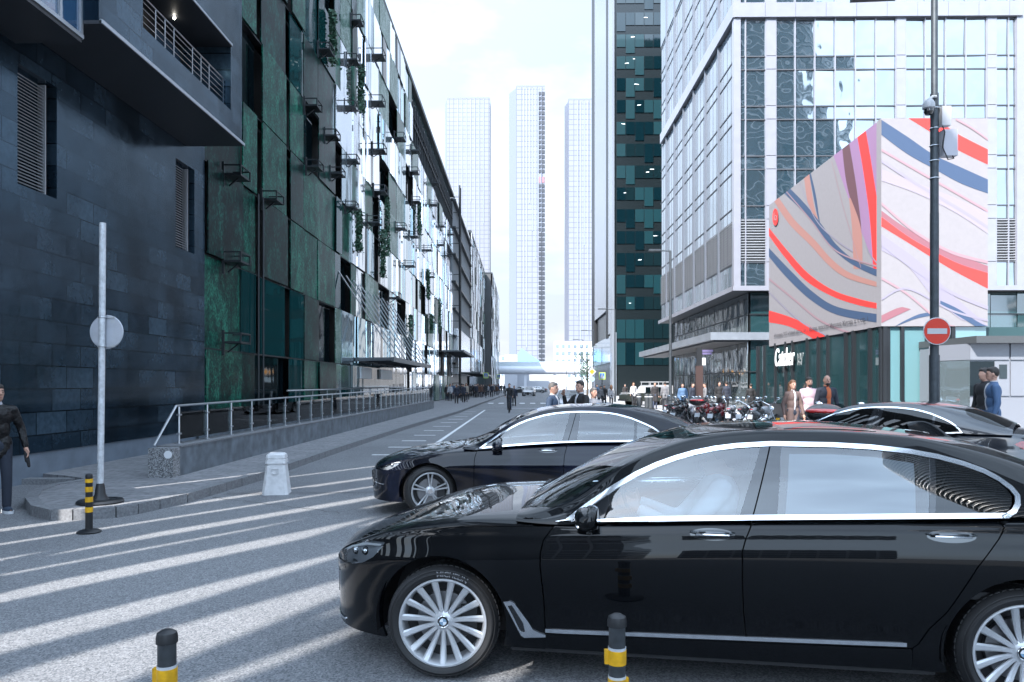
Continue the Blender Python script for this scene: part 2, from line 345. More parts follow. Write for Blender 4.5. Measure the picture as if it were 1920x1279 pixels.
# ================================================================ LEFT GLASS BUILDING
gb=empty('glass_building',(-8.75,58,0),'long green glass building printed with foliage and hung with metal trays','building')
def glassmat(name,col,rough=.04,ior=1.7,bs=(1.1,.22,.05),stretch=(1,1,.35),spec=.8,metal=0.):
    return mat(name,col,rough,ior=ior,spec=spec,bump=tuple(bs)+(.6,),stretch=stretch,metal=metal)
g_teal=glassmat('teal_glass',(.004,.035,.037),ior=1.4,spec=.4); g_dark=glassmat('dark_glass',(.003,.007,.009),ior=1.4,spec=.35)
g_pale=glassmat('pale_glass',(.88,.91,.95),ior=2.0,bs=(1.3,.26,.06),rough=.05,metal=.9); g_clear=glassmat('clear_glass_front',(.42,.52,.56),ior=2.0,metal=.8)
def leafmat(name,c0,c1,c2,scale=26,lo=.36,hi=.66,coat=1.):
    if name in MC: return MC[name]
    m=mat(name,c1,.3,spec=.6); n,b=nodes(m); lk=n.links.new
    t=n.nodes.new('ShaderNodeTexCoord'); mp=n.nodes.new('ShaderNodeMapping'); mp.inputs['Scale'].default_value=(1,1,.55)
    v=n.nodes.new('ShaderNodeTexVoronoi'); v.inputs['Scale'].default_value=scale; v.inputs['Randomness'].default_value=1
    z=n.nodes.new('ShaderNodeTexNoise'); z.inputs['Scale'].default_value=1.6; z.inputs['Detail'].default_value=9; z.inputs['Roughness'].default_value=.72
    z.inputs['Distortion'].default_value=.8
    ad=n.nodes.new('ShaderNodeMath'); ad.operation='MULTIPLY_ADD'; ad.inputs[1].default_value=.28
    sp=n.nodes.new('ShaderNodeSeparateColor')
    lk(t.outputs['Object'],mp.inputs[0]); lk(mp.outputs[0],v.inputs['Vector']); lk(mp.outputs[0],z.inputs['Vector'])
    lk(v.outputs['Color'],sp.inputs[0]); lk(sp.outputs[0],ad.inputs[0])
    su=n.nodes.new('ShaderNodeMath'); su.operation='SUBTRACT'; su.inputs[1].default_value=.14
    lk(z.outputs['Fac'],su.inputs[0]); lk(su.outputs[0],ad.inputs[2])
    r=n.nodes.new('ShaderNodeValToRGB'); e=r.color_ramp.elements; e[0].position=lo; e[0].color=(*c0,1); e[1].position=hi; e[1].color=(*c2,1)
    k=r.color_ramp.elements.new((lo+hi)/2); k.color=(*c1,1)
    lk(ad.outputs[0],r.inputs[0]); lk(r.outputs[0],b.inputs['Base Color'])
    b.inputs['Coat Weight'].default_value=coat*.14; b.inputs['Coat Roughness'].default_value=.05; b.inputs['Coat IOR'].default_value=1.35; b.inputs['Specular IOR Level'].default_value=.15
    return m
g_leaf=leafmat('foliage_print',(.001,.007,.007),(.004,.055,.042),(.03,.21,.135),30,.34,.70)
g_leaf2=leafmat('foliage_print_dark',(.001,.004,.005),(.002,.022,.020),(.012,.10,.075),22,.40,.72)  # darker version of the print, given to panels at random
g_leaf3=leafmat('foliage_print_light',(.01,.05,.035),(.05,.15,.10),(.30,.38,.36),34,.36,.62)
fin=mat('facade_trim',(.03,.035,.04),.4,metal=.5)
MB().box(-20,-9.15,20.5,95,-.1,25.9).build('core',dark,gb,smooth=0)
MB().box(-20,-8.7,20.5,96,25.9,26.25).build('roof_edge',fin,gb,smooth=0)
rows=[.15+2.62*i for i in range(10)]+[25.9]
cols=[20.55];rr=random.Random(12)
pat=[2.65,1.3,.5,2.6,.5,1.75,2.1,2.9,1.1,2.3,1.2,1.9]
for p_ in pat: cols.append(cols[-1]+p_)
while cols[-1]<94: cols.append(min(95,cols[-1]+rr.choice([1.2,1.5,1.9,2.4,3.1,3.6])))
pan={'g_leaf':[],'g_leaf2':[],'g_leaf3':[],'g_teal':[],'g_dark':[],'g_pale':[],'g_clear':[]}
def panel(y0,y1,z0,z1,x,tilt=0.,tz=0.):
    g=.025; b=MB(); a0=math.tan(tilt)*(y1-y0)/2; c0=math.tan(tz)*(z1-z0)/2
    vs=[(x-a0-c0,y0+g,z0+g),(x+a0-c0,y1-g,z0+g),(x+a0+c0,y1-g,z1-g),(x-a0+c0,y0+g,z1-g)]
    b.add(vs+[(p[0]-.04,p[1],p[2]) for p in vs],[(0,1,2,3),(4,7,6,5),(0,4,5,1),(1,5,6,2),(2,6,7,3),(3,7,4,0)]); b.key=y0+abs(z0-6)*.6; return b
for j in range(len(rows)-1):
    for i in range(len(cols)-1):
        y0,y1,z0,z1=cols[i],cols[i+1],rows[j],rows[j+1]; yc=(y0+y1)/2
        if 58.6<yc<95 and z0>20: k='g_teal'; x=-9.0
        else:
            q=rr.random(); x=-8.75+rr.uniform(-.05,.09)
            if yc<34 or (yc<40 and q<.4):
                q=rr.random()
                k='g_leaf' if q<.55 else 'g_leaf2' if q<.80 else 'g_teal' if q<.92 else 'g_dark'
                if abs(y1-y0-.5)<.01: k='g_dark'; x=-9.05
                if k=='g_dark': x=-9.0
            else:
                k='g_pale' if q<.62 else 'g_clear' if q<.76 else 'g_leaf3' if q<.86 else 'g_dark' if q<.95 else 'g_leaf'
                if k=='g_dark': x=-9.08
                if y1-y0>2.3 and k in('g_pale','g_clear'):
                    # split wide bays into narrow ribbed strips
                    nst=int((y1-y0)/.6); 
                    for s_ in range(nst):
                        ya=y0+(y1-y0)*s_/nst; yb=y0+(y1-y0)*(s_+1)/nst
                        pan[rr.choice([k,k,k,k,k,'g_clear','g_clear','g_dark'])].append(panel(ya,yb,z0,z1,x+rr.uniform(-.03,.03),rr.uniform(-.02,.02),rr.uniform(-.006,.006)))
                    continue
        pan[k].append(panel(y0,y1,z0,z1,x,rr.uniform(-.006,.006),rr.uniform(-.004,.004)))
mm={'g_leaf':g_leaf,'g_leaf2':g_leaf2,'g_leaf3':g_leaf3,'g_teal':g_teal,'g_dark':g_dark,'g_pale':g_pale,'g_clear':g_clear}
nm={'g_leaf':'foliage_panel','g_leaf2':'dark_foliage_panel','g_leaf3':'light_foliage_panel','g_teal':'teal_glass_panel','g_dark':'dark_window','g_pale':'pale_glass_panel','g_clear':'reflective_window'}
for k in pan: many(pan[k],nm[k],mm[k],gb,cap=95,key=lambda b:b.key)
# floor lines
m=MB()
for z in rows[1:-1]: m.box(-9.1,-8.79,20.55,95,z-.02,z+.02)
m.build('floor_trim',fin,gb,smooth=0)
# fins in the upper strip window
m=MB(); y=58.6
while y<95: m.box(-9.0,-8.8,y,y+.08,20.5,24.9); y+=1.1
m.box(-9,-8.76,58.5,95,22.9,22.98)
m.build('strip_window_fins',fin,gb,smooth=0)
# metal trays
def tray(Y,z,s=1.,up=True,mir=False):
    b=MB(); x0=-8.72; x1=x0+.75*s; w_=1.1*s; t=.04
    b.box(x0,x1,Y,Y+w_,z,z+.06)
    for a in(Y,Y+w_): b.bar((x0,a,z+.42*s),(x1,a,z+.42*s),t,t); b.bar((x1,a,z),(x1,a,z+.42*s),t,t)
    b.bar((x1,Y,z+.42*s),(x1,Y+w_,z+.42*s),t,t); b.bar((x0,Y+w_/2,z-.25),(x1*.6+x0*.4,Y+w_/2,z),t,t)
    b.bar((x0+.02,Y,z-.35),(x0+.02,Y,z+.55*s),.07,.07)
    return b
tr=mat('tray_metal',(.035,.04,.045),.4,metal=.6)
tl=[(660,45),(698,108),(652,118),(648,205),(697,195),(575,205),(578,318),(428,335),(428,495),(428,645),(497,380),(740,262),(770,285),(768,325),(806,385),(822,425),(652,305),(650,392),(700,285),(702,362),(690,420),(772,380),(768,445),(742,430),(600,100),(612,260),(622,330),(810,345),(795,470),(800,520),(760,500),(730,560),(820,460),(835,480),(840,440)]
for u,v in tl:
    Y=yat(u,-8.75); z=HC+(VH-v)*(-8.75*RT[1]*0+Y)/FPX
    tray(Y-.5,z,(.7 if Y<40 else .9)).build('planter_tray',tr,gb,smooth=0)
# corner pipes of the near glass bay
m=MB()
for Y in(24.3,24.75): m.tube([(-8.6,Y,.1),(-8.6,Y,8.0)],.03,6)
m.build('pipe',tr,gb)
# building block B and C farther along the left side
def farblock(name,label,X,y0,y1,h,seed,tone):
    r=random.Random(seed); e=empty(name,(X,y0,0),label,'building')
    MB().box(X-12,X-.3,y0,y1,-.1,h).build('core',mat('far_core',(.06,.065,.07),.5),e,smooth=0)
    MB().box(X-12,X+.1,y0,y1,h,h+.4).build('roof_edge',fin,e,smooth=0)
    L1,L2,L3,L4=[],[],[],[]
    z=4.2 if tone==0 else .2
    if tone==0:
        q=MB(); q.box(X-.25,X-.2,y0,y1,.1,4.2); q.build('ground_floor_glazing',g_teal,e,smooth=0)
    while z<h-1:
        y=y0
        zh=min(h,z+r.choice([2.6,3.2]))
        while y<y1-.5:
            wd=r.choice([1.0,1.5,2.2,3.0]); a=min(y1,y+wd); q=r.random()
            b=panel(y,a,z,zh,X+r.uniform(-.1,.35 if tone else .12),r.uniform(-.02,.02)); b.key=y
            (L1 if q<.55 else L2 if q<.80 else L3 if q<.9 else L4).append(b); y=a
        z=zh
    many(L1,'white_panel',mat('white_panel',(.80,.82,.85),.25,metal=.6),e,cap=90,key=lambda b:b.key)
    many(L2,'dark_window',g_dark,e,cap=90,key=lambda b:b.key); many(L3,'foliage_panel',g_leaf3,e,cap=60,key=lambda b:b.key); many(L4,'reflective_window',g_clear,e,cap=60,key=lambda b:b.key)
    return e
e=empty('slatted_building',(-8.75,96,0),'dark slatted building with steel framework beyond the green glass block','building')
MB().box(-20,-9.3,96.2,128,-.1,27.4).build('core',mat('slate_core',(.10,.12,.14),.4),e,smooth=0)
m=MB(); y=96.3
while y<128: m.box(-9.25,-8.9,y,y+.16,4.5,27.2); y+=.62
m.build('vertical_slats',mat('slats',(.28,.31,.34),.4,metal=.3),e,smooth=0)
m=MB()
for z in(4.4,8,11.5,15,18.5,22,25.5): m.box(-9.3,-8.5,96.2,128,z,z+.25)
for Y in(96.2,97.6): m.tube([(-8.0,Y,.1),(-8.0,Y,27.5)],.12,6)
for z in range(2,27,2): m.bar((-8.0,96.2,z),(-8.0,97.6,z+1.2),.08,.08); m.bar((-8.8,96.2,z),(-7.9,96.2,z),.08,.08)
m.build('steel_framework',fin,e,smooth=0)
MB().box(-9.1,-8.3,98,120,3.2,9.2).build('white_billboard_panel',mat('white_panel',(.80,.82,.85),.25,metal=.6),e,smooth=0)
farblock('panelled_building','white panelled building with planted strips farther down the left side',-8.75,128.3,176,28,3,0)
farblock('far_panelled_building','farthest white speckled building on the left at the bend',-7.0,176.5,232,28,5,1)
# canopies on the left
def canopy_l(y0,y1,z,x1,label,cables):
    e=empty('entrance_canopy',(-8.7,(y0+y1)/2,z),label,'canopy','entrance canopies on the left')
    b=MB(); b.box(-8.7,x1,y0,y1,z+.16,z+.2); b.build('roof',mat('canopy_glass',(.30,.36,.38),.08,spec=1),e,smooth=0)
    b=MB(); n=6
    for i in range(n+1): b.bar((-8.7,y0+(y1-y0)*i/n,z+.08),(x1,y0+(y1-y0)*i/n,z+.12),.1,.16)
    b.bar((x1,y0,z+.1),(x1,y1,z+.1),.14,.24); b.bar((-8.6,y0,z+.1),(-8.6,y1,z+.1),.1,.2)
    b.build('frame',mat('canopy_steel',(.10,.11,.12),.4,metal=.5),e,smooth=0)
    if cables:
        b=MB()
        for i in range(10):
            Y=y0+1+(y1-y0-1.5)*i/9; b.tube([(x1+.05,Y,z+.15),(-8.75,Y-4.5,z+4.2)],.035,5)
        b.build('cables',mat('cable_steel',(.6,.62,.64),.4,metal=.6),e)
canopy_l(39,55,3.0,-6.75,'glass canopy held by slanting cables over the shop entrance',True)
canopy_l(82,100,5.4,-6.4,'short grey canopy high on the wall before the slatted building',False)
canopy_l(101,140,3.3,-5.6,'long low canopy over the far shop fronts',False)
# shop fronts under the canopy
e=empty('shop_front',(-8.6,44,0),'lit shop front with white name boards under the cable canopy','shop front')
MB().box(-8.72,-8.62,38,56,.12,2.9).build('glazing',glassmat('shop_glass',(.05,.09,.10),ior=1.5),e,smooth=0)
for a,b_ in((39.5,42.3),(45,49)): MB().box(-8.6,-8.5,a,b_,2.1,2.7).build('name_board',mat('board_white',(.7,.74,.76),.4),e,smooth=0)
# climbing plants hung on the facade
leafm=mat('climber_leaf',(.045,.11,.07),.5,var=(3,.5)); leafm.node_tree.nodes['Principled BSDF'].inputs['Subsurface Weight'].default_value=0
def climber(Y,z0,z1,wd,n,label):
    b=MB(); r=random.Random(int(Y*10))
    for _ in range(n):
        z=r.uniform(z0,z1); ww=wd*(.55+.45*math.sin(z*2.3+Y)+.2*math.sin(z*7)); y=Y+r.gauss(0,.38)*ww; x=-8.6+r.uniform(0,.28)
        s=r.uniform(.05,.12); d=Vector((r.uniform(-1,1),r.uniform(-1,1),r.uniform(-1,1))).normalized(); a=d.orthogonal().normalized()*s; c=d.cross(a)*.6
        p=Vector((x,y,z)); b.add([p-a,p+c,p+a,p-c],[(0,1,2,3)])
    e=empty('climbing_plant',(-8.55,Y,z0),label,'plant','climbing plants on the left facade')
    b.build('foliage',leafm,e,smooth=0,fix=False)
    MB().tube([(-8.6,Y,z0),(-8.58,Y+.05,(z0+z1)/2),(-8.6,Y,z1)],.02,5).build('stem',mat('stem',(.06,.05,.03),.8),e)
for i,(u,v0,v1,wd) in enumerate([q for j_,q in enumerate([(618,20,115,.6),(672,118,208,.9),(722,285,350,.6),(632,250,350,.8),(668,392,470,.8),(722,370,480,.6),(552,405,510,.9),(783,380,440,1.2),(800,505,560,1.2),(686,500,585,.9),(714,430,520,.9),(822,560,625,1.3),(806,590,625,1.4),(767,590,650,1.1)]) if j_ not in(3,6,2,9)]):
    Y=yat(u,-8.6); f=lambda v:HC+(VH-v)*Y/FPX
    climber(Y,f(v1),f(v0),wd,700,['feathery green climber','dense hanging creeper','thin trailing vine'][i%3]+' on the left glass facade, '+['highest near the roof','upper row','middle row','beside the pale strips','under the strip window','lower far row','centre of the facade','far low corner','far low corner, nearer one','above the far canopy'][i])
# ================================================================ RAMP WALL WITH RAILING
conc=mat('ramp_concrete',(.11,.13,.15),.45,var=(3.5,.45),bump=(40,.15,.003)); terr=mat('terrazzo',(.13,.14,.15),.5); speckle(terr,60,(.03,.03,.035),(.42,.43,.44),.2)
rw=empty('ramp_wall',(-6.3,13.3,.1),'grey ramp wall with speckled end block beside the pavement','wall')
MB().box(-6.52,-6.12,13.28,52,.05,.63).build('wall',conc,rw,smooth=0)
MB().box(-6.545,-6.11,13.0,13.28,.05,.64).build('end_block',terr,rw,smooth=0)
MB().box(-6.54,-6.10,13.29,52,.63,.665).build('coping',kerbm,rw,smooth=0)
MB().lathe([(0,0),(.07,0),(.07,.01),(0,.01)],16,(-6.19,12.985,.53),'y').build('sticker',mat('sticker',(.75,.76,.78),.5),rw)
def railglass():
    m=bpy.data.materials.new('rail_glass'); m.use_nodes=True; n=m.node_tree; n.nodes.clear(); o=n.nodes.new('ShaderNodeOutputMaterial'); t=n.nodes.new('ShaderNodeBsdfTransparent'); g=n.nodes.new('ShaderNodeBsdfGlossy'); f=n.nodes.new('ShaderNodeFresnel'); x=n.nodes.new('ShaderNodeMixShader')
    t.inputs[0].default_value=(.62,.72,.74,1); g.inputs['Roughness'].default_value=.02; f.inputs['IOR'].default_value=1.35
    for a,b in((f.outputs[0],x.inputs[0]),(t.outputs[0],x.inputs[1]),(g.outputs[0],x.inputs[2]),(x.outputs[0],o.inputs[0])): n.links.new(a,b)
    return m
rl=empty('ramp_railing',(-6.33,13.5,.66),'brushed steel railing with glass infill on top of the ramp wall','railing')
zr_=lambda Y:1.37+.24*(Y-13.6)/38
MB().tube([(-6.5,13.12,.68),(-6.33,13.6,1.37)]+[(-6.33,Y,zr_(Y)) for Y in(14,20,30,40,52)],.022,8).build('handrail',steel,rl)
y=13.72;k=0
while y<52:
    p=MB(); p.tube([(-6.33,y,.665),(-6.33,y,zr_(y)-.02)],.018,8); p.lathe([(.05,.665),(.05,.68),(0,.68)],10,(-6.33,y,0)); 
    for z in(.85,1.2): p.bar((-6.33,y-.06,z),(-6.33,y+.06,z),.05,.03)
    p.build('post',steel,rl)
    if y+1.24<52: MB().box(-6.335,-6.325,y+.05,y+1.19,.75,zr_(y)-.12).build('glass_pane',(MC.get('rg') or MC.setdefault('rg',railglass())),rl,smooth=0)
    y+=1.24; k+=1
MB().box(-8.7,-8.4,20,44,.1,.9).build('sill_wall',conc,gb,smooth=0)
# second inner rail
il=empty('inner_railing',(-8.2,30,0),'thin steel rail along the foot of the glass building','railing')
m=MB(); m.tube([(-8.2,26,1.55),(-8.2,52,1.6)],.03,6)
y=27
while y<52: m.tube([(-8.2,y,.1),(-8.2,y,1.56)],.02,5); y+=2.2
m.build('rail',steel,il)
# ================================================================ RIGHT OFFICE BUILDING
ob=empty('office_building',(13.5,47.2,0),'large office block of glass and pale metal ribs with louvre band on the right','building')
alu=mat('pale_metal',(.215,.22,.255),.38,metal=.15,coat=.3,var=(1.5,.05)); joint=mat('joint',(.05,.055,.065),.5)
XS=13.5;YF=47.25;XE=31.9;YB=72.7
glr=glassmat('office_glass',(.020,.038,.052),ior=2.5,bs=(.8,.30,.05),stretch=(1.2,1.2,1.0),rough=.02)
gls=glassmat('street_glass',(.12,.15,.18),ior=2.6,bs=(.5,.12,.05),rough=.03)
MB().box(XS+.25,60,YF+.3,YB,7.95,70).build('core',dark,ob,smooth=0)
def zf(v): return HC+(VH-v)*YF/FPX
# frontal face panes
us=[1372,1398,1436,1455,1491,1528,1566,1604,1642,1680,1698,1735,1773,1811,1850,1868,1891,1905]
xs=[ (YF/(FW[1]+((u-960)/FPX)*RT[1]))*(FW[0]+((u-960)/FPX)*RT[0]) for u in us]
xs[0]=XS
zl=[7.9,9.5,12.2,13.05]
z=13.05
levels=[(7.95,9.5,'g'),(9.5,12.2,'l'),(12.2,13.05,'g')]
while z<66:
    if abs(z-24.5)<1.5 : pass
    levels.append((z,z+2.3,'g')); levels.append((z+2.3,z+3.14,'g')); z+=3.14
panes=[];cols_=[];rr=random.Random(5)
colset={2,9,14}
def fpane(x0,x1,z0,z1,y):
    g=.02; b=MB(); t=rr.uniform(-.012,.012); t2=rr.uniform(-.012,.012); a=t*(x1-x0); c=t2*(z1-z0)
    vs=[(x0+g,y-a-c,z0+g),(x1-g,y+a-c,z0+g),(x1-g,y+a+c,z1-g),(x0+g,y-a+c,z1-g)]
    b.add(vs+[(p[0],p[1]+.03,p[2]) for p in vs],[(0,1,2,3),(4,7,6,5),(0,4,5,1),(1,5,6,2),(2,6,7,3),(3,7,4,0)]); b.key=z0; return b
lou_={}
xx=xs+[33.1,34.3,35.5,36.7,37.9]
for (z0,z1,k) in levels:
    if z0>34: continue
    for i in range(len(xx)-1):
        x0,x1=xx[i],xx[i+1]
        if i in colset or (xx[i]>=xs[-1]): continue
        if k=='l' :
            nn=16; lou=lou_.setdefault((i-1)//1,MB())
            for q in range(nn):
                zz=z0+(z1-z0)*q/nn; lou.bar((x0+.04,YF+.06,zz+.08),(x1-.04,YF+.06,zz+.08),.14,.03,up=(0,.5,1))
        else: panes.append(fpane(x0,x1,z0,z1,YF+.08))
many(panes,'window_pane',glr,ob,cap=98,key=lambda b:b.key)
lou2=MB()
Ys=[];Y=YF+.3
while Y<YB: 
    Ys.append(Y); Y+=.92
for q in range(16):
    zz=9.5+2.7*q/16; lou2.bar((XS+.06,YF+.3,zz+.08),(XS+.06,YB,zz+.08),.14,.03,up=(.5,0,1))
[q_.build('louvre_band',lm,ob,smooth=0) for q_ in lou_.values()]; lou2.build('side_louvre_band',lm,ob,smooth=0)
for i in colset:
    b=MB()
    for (z0,z1,k) in levels:
        if z0<34: b.box(xs[i]+.02,xs[i+1]-.02,YF-.06,YF+.2,z0+.02,z1-.02)
    b.build('pilaster',alu,ob,smooth=0)
# beyond the right edge: darker return bay
b=MB(); b.box(xs[-1],xs[-1]+.5,YF-.1,YF+.3,7.9,66); b.build('corner_column',alu,ob,smooth=0)
pl=[]
for (z0,z1,k) in levels:
    if z0<34: pl.append(fpane(xs[-1]+.9,xs[-1]+3.5,z0,z1,YF+.5))
many(pl,'dark_bay_pane',g_dark,ob,cap=40)
MB().box(XS,60,YF+.1,YB,34.5,66).build('upper_storeys',gls,ob,smooth=0)
# mullions
b=MB()
for i,x in enumerate(xs): b.box(x-.035,x+.035,YF-.02,YF+.12,7.9,34)
b.build('mullions',alu,ob,smooth=0)
b=MB()
for (z0,z1,k) in levels:
    if z0<34: b.box(XS,xs[-1],YF+.02,YF+.1,z0-.035,z0+.035)
b.build('transoms',joint,ob,smooth=0)
# beam
b=MB(); x=XS-.12
while x<xs[-1]-.2: b.box(x+.01,min(x+1.9,xs[-1]+.3)-.01,YF-.22,YF+.1,24.85,25.75); x+=1.9
b.build('beam',alu,ob,smooth=0); 
b=MB(); y=YF-.2
while y<YB-1: b.box(XS-.24,XS+.05,y+.01,min(y+1.9,YB)-.01,24.85,25.75); y+=1.9
b.build('side_beam',alu,ob,smooth=0)
# street face: panes with close vertical ribs
panes=[]
for j in range(len(levels)):
    z0,z1,k=levels[j]
    if k=='l' or z0>45: continue
    for i in range(0,len(Ys)-1,3):
        y0=Ys[i]; y1=Ys[min(i+3,len(Ys)-1)]
        b=panel(y0,y1,z0,z1,XS+.1,rr.uniform(-.004,.004)); b.key=z0; panes.append(b)
many(panes,'side_window_pane',gls,ob,cap=90,key=lambda b:b.key)
b=MB()
for i,y in enumerate(Ys):
    if i%4==0: b.box(XS-.10,XS+.12,y-.10,y+.10,7.9,66)
    else: b.box(XS+.04,XS+.13,y-.03,y+.03,7.9,66)
b.build('ribs',mat('rib_metal',(.12,.135,.165),.4,metal=.3),ob,smooth=0)
b=MB()
for (z0,z1,k) in levels:
    if z0<60: b.box(XS+.02,XS+.12,YF+.2,YB,z0-.04,z0+.04)
b.build('side_transoms',joint,ob,smooth=0)
MB().box(XS-.15,XS+.28,YF-.1,YF+.3,7.9,66).build('corner_post',alu,ob,smooth=0)
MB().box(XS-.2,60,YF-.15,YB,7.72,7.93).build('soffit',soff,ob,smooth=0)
b=MB(); b.box(XS-.24,XS-.18,YF-.2,YB,7.68,7.98); b.box(XS-.24,xs[-1]+4,YF-.22,YF-.15,7.68,7.98); b.build('soffit_trim',alu,ob,smooth=0)
# lower storeys, set back
gret=glassmat('retail_glass',(.08,.10,.11),ior=2.2,bs=(1.2,.7,.08),rough=.03); gdk=glassmat('lobby_glass',(.01,.035,.04),ior=1.8,bs=(.5,.5,.1))
panes=[];y=48.3
while y<70:
    for z0,z1 in((.15,2.6),(2.6,4.9),(5.1,6.3),(6.3,7.7)): panes.append(panel(y,y+2.1,z0,z1,14.6,rr.uniform(-.02,.02),0))
    y+=2.1
many([p.__class__() if False else p for p in panes],'shop_window',gret,ob,cap=60)
MB().box(14.7,60,48.3,YB,.1,7.7).build('lower_core',dark,ob,smooth=0)
panes=[];x=14.7
while x<40:
    for z0,z1 in((.15,2.6),(2.6,4.9),(5.1,6.3),(6.3,7.7)): panes.append(fpane(x,x+1.7,z0,z1,48.2))
    x+=1.7
many(panes,'lobby_window',gdk,ob,cap=70)
b=MB()
for z in(2.6,5.0,6.3): b.box(14.5,14.58,48.2,70,z-.03,z+.03); b.box(14.6,40,48.1,48.18,z-.03,z+.03)
b.build('shop_transoms',fin,ob,smooth=0)
# canopy
cn=empty('street_canopy',(13,60,4.9),'wide flat grey canopy running round the office corner above the shops','canopy')
b=MB(); b.prism([(12.0,47.6),(12.0,76.5),(14.6,76.5),(14.6,48.15),(40,48.15),(40,47.6)],lambda a,c,h:(a,c,4.62 if h==0 else 5.1),1)
b.build('roof',mat('canopy_panel',(.20,.22,.25),.35,metal=.3,var=(.8,.2)),cn,smooth=0)
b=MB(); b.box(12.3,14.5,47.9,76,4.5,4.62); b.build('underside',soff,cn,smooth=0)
# ================================================================ DARK TOWER
dt=empty('dark_tower',(13.7,110,0),'dark glass tower with lit teal windows and a white flank, behind the street lamp','building')
XT=px(1152,700,110).x
MB().box(XT+.1,XT+26,110.3,141,-.1,88).build('core',mat('tower_black',(.006,.010,.012),.25,spec=.5),dt,smooth=0)
wd=[];wl=[];wb=[]
tw=glassmat('tower_teal',(.002,.010,.014),ior=1.45); tb_=mat('tower_blind',(.003,.024,.030),.3,coat=.4); 
tn=glassmat('tower_night',(.004,.012,.015),ior=1.5)
r=random.Random(4); z=11.6
fl=[(4.7,8.0),(8.6,11.4)]
while z<62: fl.append((z+1.3,z+3.15)); z+=3.22
for z0,z1 in fl:
    x=XT+.3
    for i in range(6):
        q=r.random(); b=MB(); zz0=z0
        if q<.45: zz0=z0+ (0 if r.random()<.6 else -.9*(z0>12))
        b.box(x+.04,x+1.32,110.18,110.28,zz0,z1); b.key=z0
        (wb if q<.30 else wd if q<.68 else wl).append(b); x+=1.36
many(wb,'blind_window',tb_,dt,cap=60); many(wd,'teal_window',tw,dt,cap=60); many(wl,'dark_window',tn,dt,cap=60)
b=MB()
for _ in range(16):
    x=XT+r.uniform(.5,8); zz=r.choice(fl[2:]); b.box(x,x+r.uniform(.3,.8),110.08,110.14,zz[0]-r.uniform(0,.8),0) if False else (lambda hz:b.bar((x,110.12,hz),(x+r.uniform(.25,.6),110.12,hz+r.uniform(-.06,.06)),.05,.05))(zz[0]+r.uniform(.7,1.6))
b.build('ceiling_light',mat('ceil_light',(1,1,1),.5,emit=(.9,1,1,.7)),dt,smooth=0)
MB().box(XT,XT+26,110.0,110.12,11.3,11.9).build('cornice',fin,dt,smooth=0) if False else None
# white flank
wf=glassmat('flank_glass',(.16,.18,.21),ior=1.3,bs=(.1,.1,.2),rough=.2)
XW=XT-.02
b=MB(); b.box(XW-.3,XW,110,116,9.5,88); b.build('flank_panel',wf,dt,smooth=0)
b=MB(); b.box(XW-.3,XW,118,138,13.5,88); b.build('flank_panel',wf,dt,smooth=0)
b=MB(); b.box(XW-.34,XW+.1,115.5,118,9,88); b.box(XW-.34,XW+.1,137,142,9,88); b.build('flank_slot',dark,dt,smooth=0)
b=MB(); b.box(XW-.25,XW+.2,112,140,5.2,9.2); b.build('flank_lower_glass',g_clear,dt,smooth=0)
b=MB(); b.box(XW-.35,XW+.3,110,112.5,.1,9.5); b.build('flank_pier',wf,dt,smooth=0)
# ================================================================ BILLBOARD PAVILION
Y1=27.; Y2=41.3; XB=px(1650,600,Y1).x; XB2=px(1850,600,Y1).x
zb=HC+110*Y1/FPX; zt=HC+497*Y1/FPX
pv=empty('cafe_pavilion',(XB,Y1,0),'glass cafe pavilion under the striped billboard with dark frames','pavilion')
cg=glassmat('cafe_glass',(.012,.035,.04),ior=1.6,bs=(.6,.15,.05)); cbl=glassmat('cafe_pale_glass',(.10,.20,.22),ior=1.6,bs=(.6,.1,.05))
MB().box(XB+.5,XB2+6,Y1+.6,Y2,-.1,zb).build('core',mat('cafe_interior',(.02,.05,.055),.4),pv,smooth=0)
x0=XB+.02
L_=[];y=Y1+.1;i=0
wds=[.75,1.2,.6,1.5,.9,1.1,1.6,.8,1.3,1.5,1.0,1.4]
fr=MB()
while y<Y2-.4:
    wd_=wds[i%12]*1.15; b=panel(y,min(y+wd_,Y2),.8,zb,XB+.12-.01,rr.uniform(-.03,.03)); 
    # turn pane to face the street (-x): same quad works both ways
    L_.append(b); fr.box(XB-.05,XB+.3,y-.07,y+.07,.8,zb); y+=wd_; i+=1
many(L_,'side_glazing',cg,pv)
fr.box(XB-.05,XB+.3,Y2-.3,Y2,.1,zb)
L_=[];bw=(XB2-XB)/4.0; ws=[.0,.36,.62,1.42,1.62,2.45,2.6,3.2]
x=XB
for a,b_,k in((.02,.16,'f'),(.16,.62,'p'),(.62,.72,'f'),(.72,1.45,'p'),(1.45,1.52,'f'),(1.52,2.3,'g'),(2.3,2.42,'f'),(2.42,3.5,'p')):
    xa=XB+a*(XB2-XB)/3.6; xb=XB+b_*(XB2-XB)/3.6
    if k=='f': fr.box(xa,xb,Y1-.03,Y1+.25,.8,zb)
    else:
        q=MB(); q.box(xa,xb,Y1+.08,Y1+.12,.8,zb-.03); q.build('pale_glazing' if k=='p' else 'front_glazing',cbl if k=='p' else cg,pv,smooth=0)
fr.box(XB-.06,XB2+2,Y1-.04,Y1+.3,.1,.8); fr.box(XB-.06,XB+.3,Y1,Y2,.1,.8)
fr.build('frame',mat('cafe_frame',(.012,.014,.017),.35),pv,smooth=0)
